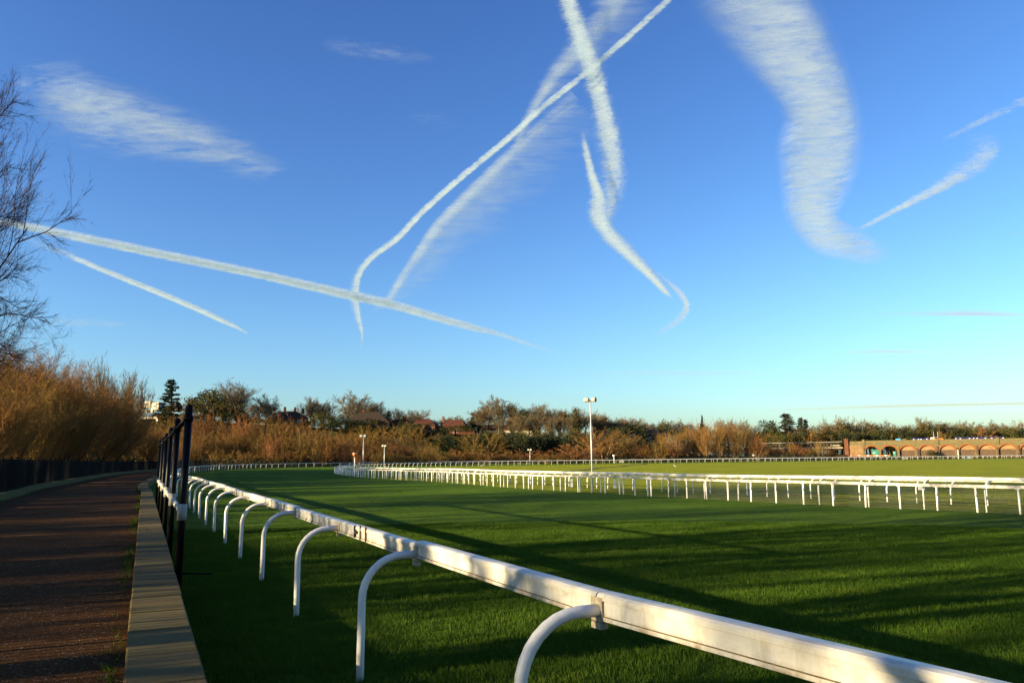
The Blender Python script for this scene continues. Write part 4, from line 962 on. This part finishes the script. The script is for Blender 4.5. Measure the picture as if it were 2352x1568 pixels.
# boards on the far rail, with dark marks that cannot be read from here
def far_board(px, y, w, h, z, label, mat, marks):
    p = on_y(px, 1050, y); e = empty('board', (p.x, y, 0), label, 'board', rz=.25); mb = MB(); mb.box((0, -.2, z), (w, .05, h)); mb.obj('panel', mat, e)
    for k_ in range(marks):
        mb = MB(); mb.box((-w * .4 + w * .8 * k_ / max(1, marks - 1), -.235, z), (w * .05, .02, h * random.uniform(.35, .6))); mb.obj('mark', M_SEAM, e)
    for a in (-.45, .45):
        mb = MB(); mb.bar((a * w, -.15, -.1), (a * w, -.15, z), .08); mb.obj('leg', M_POST, e)
far_board(2222, 299, 3.5, .95, .50, 'wide white board with dark marks hung below the far rail near the white post', M_POST, 7)
far_board(2079, 285, 1.9, .8, .52, 'small cream board below the far rail in front of the second arch', M_CREAM, 2)
far_board(1427, 262, 1.6, .7, .52, 'small cream board below the far rail near the cup headed marker', M_CREAM, 0)
# two far people behind the left part of the far rail
def person(px, y, label, coat, legs, facing=0):
    p = on_y(px, 1050, y); H = 1.74; gz = hill(p.x, y) + .05
    J = {'pel': (0, 0, .93, .15), 'chest': (0, .01, 1.28, .17), 'neck': (0, .01, 1.48, .065), 'head': (0, -.01, 1.60, .10), 'top': (0, 0, 1.70, .085),
         'hl': (-.1, 0, .88, .10), 'kl': (-.11, -.02, .48, .065), 'al': (-.12, .02, .08, .045), 'tl': (-.12, -.14, .03, .04), 'hr': (.1, 0, .88, .10), 'kr': (.12, -.06, .48, .065), 'ar': (.13, -.02, .08, .045), 'tr': (.13, -.18, .03, .04),
         'sl': (-.2, .01, 1.40, .075), 'el': (-.27, .03, 1.12, .05), 'wl': (-.26, -.08, .88, .035), 'dl': (-.25, -.11, .79, .03), 'sr': (.2, .01, 1.40, .075), 'er': (.27, .03, 1.12, .05), 'wr': (.22, -.16, .98, .035), 'dr': (.17, -.24, .96, .03)}
    E_ = ['pel chest', 'chest neck', 'neck head', 'head top', 'pel hl', 'hl kl', 'kl al', 'al tl', 'pel hr', 'hr kr', 'kr ar', 'ar tr', 'chest sl', 'sl el', 'el wl', 'wl dl', 'chest sr', 'sr er', 'er wr', 'wr dr']
    ks = list(J); me = bpy.data.meshes.new('person'); me.from_pydata([J[k][:3] for k in ks], [tuple(ks.index(q) for q in e_.split()) for e_ in E_], [])
    t = NT('clothes', .9, .1); sp = t.n.new('ShaderNodeSeparateXYZ'); t.l.new(t.objco(), sp.inputs[0])
    t.col(t.ramp(t.math('DIVIDE', sp.outputs[2], 1.8), [(0, (.02, .02, .02)), (.05, legs), (.47, legs), (.50, coat), (.82, coat), (.835, (.45, .27, .19)), (.92, (.45, .27, .19)), (.935, (.04, .025, .02))])); 
    for el in t.n:
        if el.type == 'VALTORGB': el.color_ramp.interpolation = 'CONSTANT'
    me.materials.append(t.m); o = bpy.data.objects.new('person', me); COL.objects.link(o); o.location = (p.x, y, gz); o.rotation_euler = (0, 0, facing)
    m_ = o.modifiers.new('skin', 'SKIN'); m_.use_smooth_shade = True
    for i, k in enumerate(ks): me.skin_vertices[0].data[i].radius = (J[k][3], J[k][3] * .8)
    me.skin_vertices[0].data[0].use_root = True; s_ = o.modifiers.new('sub', 'SUBSURF'); s_.levels = s_.render_levels = 1
    tag(o, label, 'person')
person(725, 262, 'person in dark navy clothes standing behind the far rail before the left thicket', (.012, .014, .05), (.015, .016, .03), .5)
person(765, 266, 'person in a pale top beyond the far rail, right of the one in navy', (.5, .5, .48), (.03, .03, .04), -.6)
# pale birds on the infield
def bird(px, py, label):
    p = on_z(px, py, 0); e = empty('white_bird', (p.x, p.y, 0), label, 'bird', rz=rng.uniform(0, 6)); mb = MB(); k_ = 1.3
    mb.tube([(-.30 * k_, 0, .26 * k_), (-.16 * k_, 0, .24 * k_), (0, 0, .22 * k_), (.14 * k_, 0, .25 * k_), (.2 * k_, 0, .33 * k_), (.24 * k_, 0, .38 * k_), (.31 * k_, 0, .37 * k_), (.36 * k_, 0, .36 * k_)], [.01, .05, .09, .085, .05, .05, .03, .006], 8); mb.obj('body', M_POST, e, True)
    for a in (-.03, .03):
        mb = MB(); mb.tube([(.02, a, 0), (.02, a, .2 * k_)], .012, 5); mb.obj('leg', M_ORMK, e)
bird(1106, 1072, 'white bird on the sunlit infield behind the long infield rail, left of centre')
bird(1552, 1074, 'white bird on the sunlit infield right of the tall loudspeaker pole')
bird(884, 1073, 'white bird by the bend of the infield rail')
# long shadow painted as a narrow dark strip across the infield
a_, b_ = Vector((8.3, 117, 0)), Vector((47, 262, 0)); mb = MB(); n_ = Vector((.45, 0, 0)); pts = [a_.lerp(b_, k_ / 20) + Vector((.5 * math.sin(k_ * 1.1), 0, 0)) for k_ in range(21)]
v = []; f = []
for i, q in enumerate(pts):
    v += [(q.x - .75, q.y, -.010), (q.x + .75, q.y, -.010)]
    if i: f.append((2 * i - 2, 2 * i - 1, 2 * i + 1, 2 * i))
mb.add(v, f); o = mb.obj('shadow_strip', M_STRIP); tag(o, 'narrow painted shadow running away across the infield', kind='structure')

# ------------------------------------------------------------------ turf blades near the camera
bm_ = MB()
CL = rng.uniform(-.5, .5, (26, 2))
for _ in range(1300):
    x, y = rng.uniform(-.5, .5, 2) if rng.random() < .45 else CL[rng.integers(26)] + rng.normal(0, .05, 2); h = rng.uniform(.016, .05); a = rng.uniform(0, 6.283); w = rng.uniform(.003, .006); l = rng.normal(0, .018, 2)
    bm_.add([(x - w * math.cos(a), y - w * math.sin(a), 0), (x + w * math.cos(a), y + w * math.sin(a), 0), (x + l[0], y + l[1], h)], [(0, 1, 2)])
tuft = bpy.data.objects.new('grass_tuft', bm_.mesh('grass_tuft', M_BLADE))
pts, pat = [], .5
for s_ in np.arange(-3, 46, pat):
    for n_ in np.arange(.75, 26, pat):
        p = ns(n_ + rng.uniform(-.15, .15), s_ + rng.uniform(-.15, .15)); dpt = math.hypot(p.x, p.y)
        if p.y < 1.2 or abs(p.x) > p.y * .78 + 1.5 or dpt > 24: continue
        if n_ > 22.5: continue
        pts.append((p.x, p.y, .004))
me = bpy.data.meshes.new('grass'); me.from_pydata(pts, [], []); go = link('grass', me); tag(go, 'short green turf blades on the near part of the track', 'grass', kind='stuff')
ng = bpy.data.node_groups.new('scatter', 'GeometryNodeTree'); ng.interface.new_socket('Geometry', in_out='INPUT', socket_type='NodeSocketGeometry'); ng.interface.new_socket('Geometry', in_out='OUTPUT', socket_type='NodeSocketGeometry')
gi, go_, ip, oi, rv_, rs_ = (ng.nodes.new(x) for x in ('NodeGroupInput', 'NodeGroupOutput', 'GeometryNodeInstanceOnPoints', 'GeometryNodeObjectInfo', 'FunctionNodeRandomValue', 'FunctionNodeRandomValue'))
oi.inputs[0].default_value = tuft; rv_.data_type = 'FLOAT_VECTOR'; rv_.inputs[1].default_value = (.0, .0, 6.283); rs_.data_type = 'FLOAT_VECTOR'; rs_.inputs[0].default_value = (.8, .8, .55); rs_.inputs[1].default_value = (1.2, 1.2, 1.9)
ng.links.new(gi.outputs[0], ip.inputs['Points']); ng.links.new(oi.outputs['Geometry'], ip.inputs['Instance']); ng.links.new(rv_.outputs[0], ip.inputs['Rotation']); ng.links.new(rs_.outputs[0], ip.inputs['Scale']); ng.links.new(ip.outputs[0], go_.inputs[0])
go.modifiers.new('scatter', 'NODES').node_group = ng
lf = MB()
for _ in range(420):
    s_ = rng.uniform(2, 40); n_ = rng.uniform(-5.2, 14); p = ns(n_, s_); z = .412 + .04 if -.05 < n_ < .45 else (.306 if n_ < 0 else .03)
    if .4 < n_ < .6 or (n_ > 5 and rng.random() < .5): continue
    a = rng.uniform(0, 6.283); l = rng.uniform(.018, .04); u = Vector((math.cos(a), math.sin(a), 0)) * l; w_ = Vector((-math.sin(a), math.cos(a), rng.uniform(.1, .5))) * l * .5; c = Vector((p.x, p.y, z))
    lf.add([c - u, c + w_, c + u, c - w_ + Vector((0, 0, l * .4))], [(0, 1, 2), (0, 2, 3)])
o = lf.obj('fallen_leaves', plain('dead_leaf', (.14, .065, .02), .8, .1, .6, 9)); tag(o, 'small brown dead leaves scattered over path, coping and turf', 'leaf litter', kind='stuff')
# moss and grass along the edges of the path
vt = MB()
for s_ in np.arange(3, 60, .03):
    for off, cnt in ((-2.40, 3), (-7.78, 2)):
        for _ in range(cnt):
            i = int((s_ + 12.1)); p = FINE[i].lerp(FINE[i + 1], s_ + 12.1 - i); t_ = tang(FINE, i); n_ = Vector((t_.y, -t_.x, 0))
            if math.sin(s_ * .7 + off) + rng.normal(0, .6) < .25: continue
            q = p + n_ * (off + abs(rng.normal(0, .07)) * (-1 if off > -5 else 1)); h = rng.uniform(.02, .07); a = rng.uniform(0, 6.283)
            vt.add([(q.x - .006 * math.cos(a), q.y - .006 * math.sin(a), .30), (q.x + .006 * math.cos(a), q.y + .006 * math.sin(a), .30), (q.x + rng.normal(0, .03), q.y + rng.normal(0, .03), .30 + h)], [(0, 1, 2)])
o = vt.obj('verge_grass', M_BLADE); tag(o, 'thin ragged grass along both edges of the path', 'grass', kind='stuff')

# ------------------------------------------------------------------ contrails and thin cloud, 1500 m up
ALT = 1500
def cloud_mat(name, white, fine, big, stretch, amt, wb=.4, top=.88, soft=False):
    t = NT(name, 1, 0); t.n.remove(t.b)
    at = t.n.new('ShaderNodeAttribute'); at.attribute_name = 'cover'
    nf = t.noise(fine, 8, .68, stretch=stretch, dist=.5); nb = t.noise(big, 6, .6, stretch=(.7, 1, 1), dist=.8)
    nn = t.math('ADD', t.math('MULTIPLY', nf, 1 - wb), t.math('MULTIPLY', nb, wb))
    val = t.math('MULTIPLY_ADD', t.math('SUBTRACT', nn, .5), amt, at.outputs['Fac'])
    if soft: val = t.math('MULTIPLY', at.outputs['Fac'], t.math('MULTIPLY_ADD', t.math('SUBTRACT', nn, .5), amt, 1.0))
    edge = t.math('MULTIPLY', at.outputs['Fac'], 2.2, clamp=True)
    d = t.math('MULTIPLY', t.math('MULTIPLY', t.math('MAXIMUM', val, 0.0), edge, clamp=True), top)
    di, tl, mx, tp, m2 = (t.n.new('ShaderNode' + q) for q in ('BsdfDiffuse', 'BsdfTranslucent', 'MixShader', 'BsdfTransparent', 'MixShader'))
    di.inputs[0].default_value = tl.inputs[0].default_value = (*white, 1); mx.inputs[0].default_value = .5
    t.l.new(di.outputs[0], mx.inputs[1]); t.l.new(tl.outputs[0], mx.inputs[2]); t.l.new(d, m2.inputs[0]); t.l.new(tp.outputs[0], m2.inputs[1]); t.l.new(mx.outputs[0], m2.inputs[2])
    t.l.new(m2.outputs[0], t.n['Material Output'].inputs[0]); return t.m
M_TRAIL = cloud_mat('contrail_ice', (.72, .86, 1.0), .06, .012, (.6, 1, 1), 3.8, .45, .84)
M_RIBS = cloud_mat('spread_contrail_ice', (.72, .86, 1.0), .02, .006, (.25, 1, 1), 2.4, .4, .66)
M_PLUME = cloud_mat('broad_contrail_ice', (.72, .86, 1.0), .018, .006, (.35, 1, 1), 6.0, .4, .54, True)
M_WISP = cloud_mat('cirrus_ice', (.72, .86, 1.0), .014, .0034, (.40, 1, 1), 4.4, .5, .52)
M_HAZEC = cloud_mat('low_stratus', (.86, .76, .68), .0006, .00012, (.25, 1, 1), .8, .4, .62)
def catm(P, n):
    P = [np.array(p, float) for p in P]; P = [2 * P[0] - P[1]] + P + [2 * P[-1] - P[-2]]; out = []
    for i in range(1, len(P) - 2):
        a, b, c, d = P[i - 1:i + 3]
        for k in range(n):
            u = k / n; out.append(.5 * (2 * b + (c - a) * u + (2 * a - 5 * b + 4 * c - d) * u * u + (3 * b - a - 3 * c + d) * u ** 3))
    out.append(P[-2]); return out
def trail(name, label, cat, pts, mat, prof='core', thick=.18, group=None, nseg=8, across=None):
    """pts: px, py, half width left, half width right, density. The sheet lies at its own height and has real thickness"""
    Q = catm(pts, nseg); M = 15; TT = [k / 7 - 1 for k in range(15)] if prof != 'veil' else [-1, -.85, -.7, -.56, -.43, -.31, -.21, -.13, -.07, -.02, .1, .3, .55, .8, 1]; n = len(Q); top, bot, den = [], [], []
    for i, q in enumerate(Q):
        d = unit((Q[min(i + 1, n - 1)] - Q[max(i - 1, 0)])[:2]); nr = np.array([-d[1], d[0]])
        if across is not None: nr = np.array(across)
        wob = 1
        row_ = []
        for j in range(M):
            t = TT[j]; o_ = t * (q[2] if t < 0 else q[3]) * wob
            px, py = q[0] + nr[0] * o_, min(q[1] + nr[1] * o_, 1035); row_.append(on_z(px, py, ALT))
            if prof == 'core': w = math.exp(-(t * 1.65) ** 2) * (1 - t ** 6)
            elif prof == 'soft': w = math.exp(-(t * 1.9) ** 2) * (1 - t ** 6)
            elif prof == 'flat': w = (1 - abs(t) ** 2.4) ** 1.3
            else: w = (1 - abs(t) ** 4) * (math.exp(-(t * 1.8) ** 2) if t >= 0 else max(math.exp(-(t * q[2] / 11) ** 2), .0) + .62 * min(1, abs(t) * 8) * (1 - abs(t)) ** .7)
            den.append(max(0, w * q[4]))
        rg = (row_[7] - EYE).length; hh = min(.22 * min(q[2], q[3]) * rg / 1848, 60) if across is None else 4
        for j in range(M):
            t = TT[j]; h = hh * math.sqrt(max(0, 1 - t * t)) + .5
            top.append(row_[j] + Vector((0, 0, h))); bot.append(row_[j] - Vector((0, 0, h)))
    v = top + bot; K = n * M; f = []
    for i in range(n - 1):
        for j in range(M - 1):
            a = i * M + j; f.append((a, a + 1, a + M + 1, a + M)); f.append((K + a, K + a + M, K + a + M + 1, K + a + 1))
    me = bpy.data.meshes.new(name); me.from_pydata([tuple(p) for p in v], [], f); me.materials.append(mat); me.shade_smooth()
    at = me.attributes.new('cover', 'FLOAT', 'POINT'); at.data.foreach_set('value', [x * .62 for x in den + den]); me.update()
    o = link(name, me); tag(o, label, cat, group); o.visible_shadow = True
    return o
trail('contrail', 'longest low white contrail sloping from the left edge to mid sky', 'contrail', [(-40, 505, 12, 12, .9), (20, 513, 12, 12, 1.1), (160, 540, 13, 13, 1.5), (400, 590, 13, 13, 1.7), (600, 631, 13, 13, 1.7), (800, 677, 14, 14, 1.7), (900, 699, 14, 14, 1.5), (1000, 728, 13, 13, 1.4), (1080, 750, 12, 12, 1.1), (1150, 768, 8, 8, .8), (1220, 792, 7, 7, .6), (1290, 815, 5, 5, .15)], M_TRAIL)
trail('contrail', 'short white contrail under the longest one on the left, ending in a frayed tip', 'contrail', [(20, 530, 14, 18, .1), (90, 560, 16, 14, .35), (150, 583, 14, 10, .6), (200, 605, 9, 9, 1.2), (350, 666, 9, 9, 1.6), (450, 708, 9, 9, 1.7), (510, 736, 8, 8, 1.5), (545, 752, 6, 6, 1.0), (578, 772, 4, 4, .1)], M_TRAIL)
trail('contrail', 'thin bright contrail running down left from the top middle, hooked at its lower end', 'contrail', [(1560, -22, 10, 10, 1.2), (1450, 78, 10, 9, 1.3), (1345, 168, 10, 9, 1.5), (1240, 252, 10, 9, 1.5), (1165, 320, 10, 9, 1.5), (1060, 407, 9, 9, 1.6), (970, 487, 9, 9, 1.6), (915, 547, 8, 12, 1.5), (855, 592, 8, 12, 1.4), (826, 632, 8, 16, 1.2), (818, 680, 12, 22, .9), (824, 725, 9, 16, .9), (832, 765, 5, 8, .8), (829, 800, 3, 4, .1)], M_TRAIL)
trail('contrail', 'contrail right of the thin bright one, trailing a wide faint veil', 'contrail', [(1320, 225, 140, 30, .5), (1230, 300, 150, 20, .75), (1160, 362, 150, 16, .9), (1090, 428, 140, 14, 1.0), (1000, 518, 120, 12, 1.0), (955, 582, 110, 10, .85), (918, 636, 80, 9, .7), (888, 684, 40, 8, .55), (850, 716, 12, 6, .1)], M_RIBS, 'veil')
trail('contrail', 'broad steep white contrail crossing the thin bright one near the top, frayed on its right', 'contrail', [(1290, -40, 34, 30, 1.1), (1322, 60, 36, 30, 1.25), (1356, 150, 36, 34, 1.4), (1382, 240, 34, 34, 1.3), (1402, 320, 36, 42, 1.15), (1410, 380, 38, 44, .95), (1408, 440, 34, 44, .8), (1398, 500, 20, 32, .6), (1392, 540, 10, 16, .05)], M_TRAIL)
trail('contrail', 'short bright tapering streak under the broad steep contrail', 'contrail', [(1338, 300, 10, 12, .1), (1346, 345, 12, 14, 1.0), (1360, 405, 16, 16, 1.3), (1374, 450, 24, 24, 1.3), (1372, 490, 34, 30, 1.2), (1396, 535, 28, 26, 1.3), (1440, 578, 24, 22, 1.4), (1490, 628, 17, 15, 1.5), (1528, 668, 10, 12, 1.2), (1545, 686, 5, 6, .2)], M_TRAIL)
trail('contrail', 'curled faint hook of vapour at the lower end of the steep contrail', 'contrail', [(1490, 612, 6, 6, .1), (1535, 650, 12, 12, .6), (1568, 680, 14, 14, .85), (1576, 710, 13, 13, .9), (1552, 740, 12, 12, .7), (1522, 760, 9, 9, .5), (1504, 772, 5, 5, .05)], M_TRAIL)
trail('contrail', 'faint wide ribbed contrail behind the crossing at the top middle of the sky', 'contrail', [(1450, -60, 100, 80, .75), (1390, 40, 100, 55, .8), (1330, 110, 90, 40, .8), (1272, 170, 70, 26, .8), (1232, 230, 50, 16, .7), (1204, 280, 36, 14, .6), (1182, 330, 24, 10, .4), (1150, 385, 12, 8, .1)], M_RIBS, 'veil')
trail('contrail', 'very broad rippled white contrail curving down the right half of the sky', 'contrail', [(1690, -70, 150, 150, .75), (1750, 20, 140, 140, .95), (1815, 110, 120, 122, 1.15), (1868, 200, 100, 104, 1.25), (1890, 280, 100, 100, 1.2), (1882, 350, 108, 108, 1.2), (1874, 420, 90, 94, 1.25), (1868, 480, 70, 76, 1.3), (1890, 528, 60, 62, 1.3), (1938, 556, 50, 46, 1.1), (1990, 574, 40, 36, .85), (2050, 592, 24, 20, .1)], M_PLUME, 'flat')
trail('contrail', 'slim white contrail rising right from the broad rippled one into a faint fan', 'contrail', [(1960, 530, 5, 5, .2), (1990, 518, 7, 7, .8), (2060, 481, 9, 9, 1.1), (2130, 448, 20, 12, 1.0), (2200, 412, 38, 16, .8), (2255, 378, 60, 20, .65), (2285, 345, 90, 18, .5), (2296, 310, 90, 16, .1)], M_TRAIL, 'core')
trail('contrail', 'faint straight streak at the upper right edge of the sky', 'contrail', [(2165, 322, 6, 6, .1), (2210, 300, 8, 8, .5), (2270, 270, 10, 10, .6), (2352, 232, 16, 16, .5), (2420, 200, 20, 20, .4)], M_TRAIL)
trail('contrail', 'tiny faint streak at the right edge of the sky above the low cloud bars', 'contrail', [(2310, 546, 5, 5, .05), (2345, 532, 8, 8, .35), (2400, 512, 8, 8, .3)], M_TRAIL)
trail('cloud', 'feathery white patch of cirrus in the upper left of the sky', 'cloud', [(0, 195, 40, 40, .05), (80, 212, 90, 80, .6), (170, 238, 110, 100, 1.0), (260, 266, 95, 105, 1.1), (350, 290, 80, 95, 1.0), (430, 314, 70, 85, .8), (520, 346, 60, 72, .65), (590, 374, 50, 56, .6), (670, 404, 24, 24, .05)], M_WISP, 'soft')
trail('cloud', 'faint wisp of cirrus high left of the middle of the sky', 'cloud', [(740, 100, 20, 20, .05), (810, 112, 30, 28, .45), (880, 122, 28, 28, .55), (950, 132, 20, 22, .3), (1010, 140, 10, 10, .05)], M_WISP, 'soft')
trail('cloud', 'very faint thin wisp left of the thin bright contrail', 'cloud', [(930, 268, 20, 20, .05), (980, 274, 24, 24, .3), (1050, 286, 24, 24, .3), (1120, 292, 14, 14, .05)], M_WISP, 'soft')
trail('cloud', 'pale low wisp behind the bare tree at the left', 'cloud', [(80, 738, 10, 10, .1), (160, 740, 16, 16, .55), (250, 744, 12, 12, .4), (380, 750, 6, 6, .05)], M_WISP, 'soft')
for nm, pts in (('upper thin grey pink cloud bar low in the right sky', [(1860, 728, 4, 4, .05), (2050, 722, 7, 7, .35), (2220, 720, 12, 12, .8), (2360, 724, 10, 10, .5)]),
                ('short thin grey pink cloud bar below the upper one on the right', [(1880, 812, 3, 3, .05), (2010, 807, 8, 8, .75), (2110, 808, 7, 7, .6), (2260, 806, 3, 3, .05)]),
                ('faint grey cloud bar low above the ridge right of centre', [(1290, 858, 4, 4, .05), (1450, 855, 7, 7, .45), (1640, 857, 8, 8, .45), (1860, 853, 4, 4, .05)]),
                ('lowest long grey cloud bar above the viaduct trees', [(1690, 945, 4, 4, .05), (1900, 937, 8, 8, .6), (2100, 931, 9, 9, .8), (2360, 926, 9, 9, .8)])):
    trail('cloud', nm, 'cloud', pts, M_HAZEC, 'soft', across=(0, 1))
trail('cloud', 'tiny white cloud scrap just above the ridge in the middle of the picture', 'cloud', [(1078, 866, 4, 4, .1), (1092, 873, 6, 6, .6), (1108, 880, 4, 4, .1)], M_WISP, nseg=4)
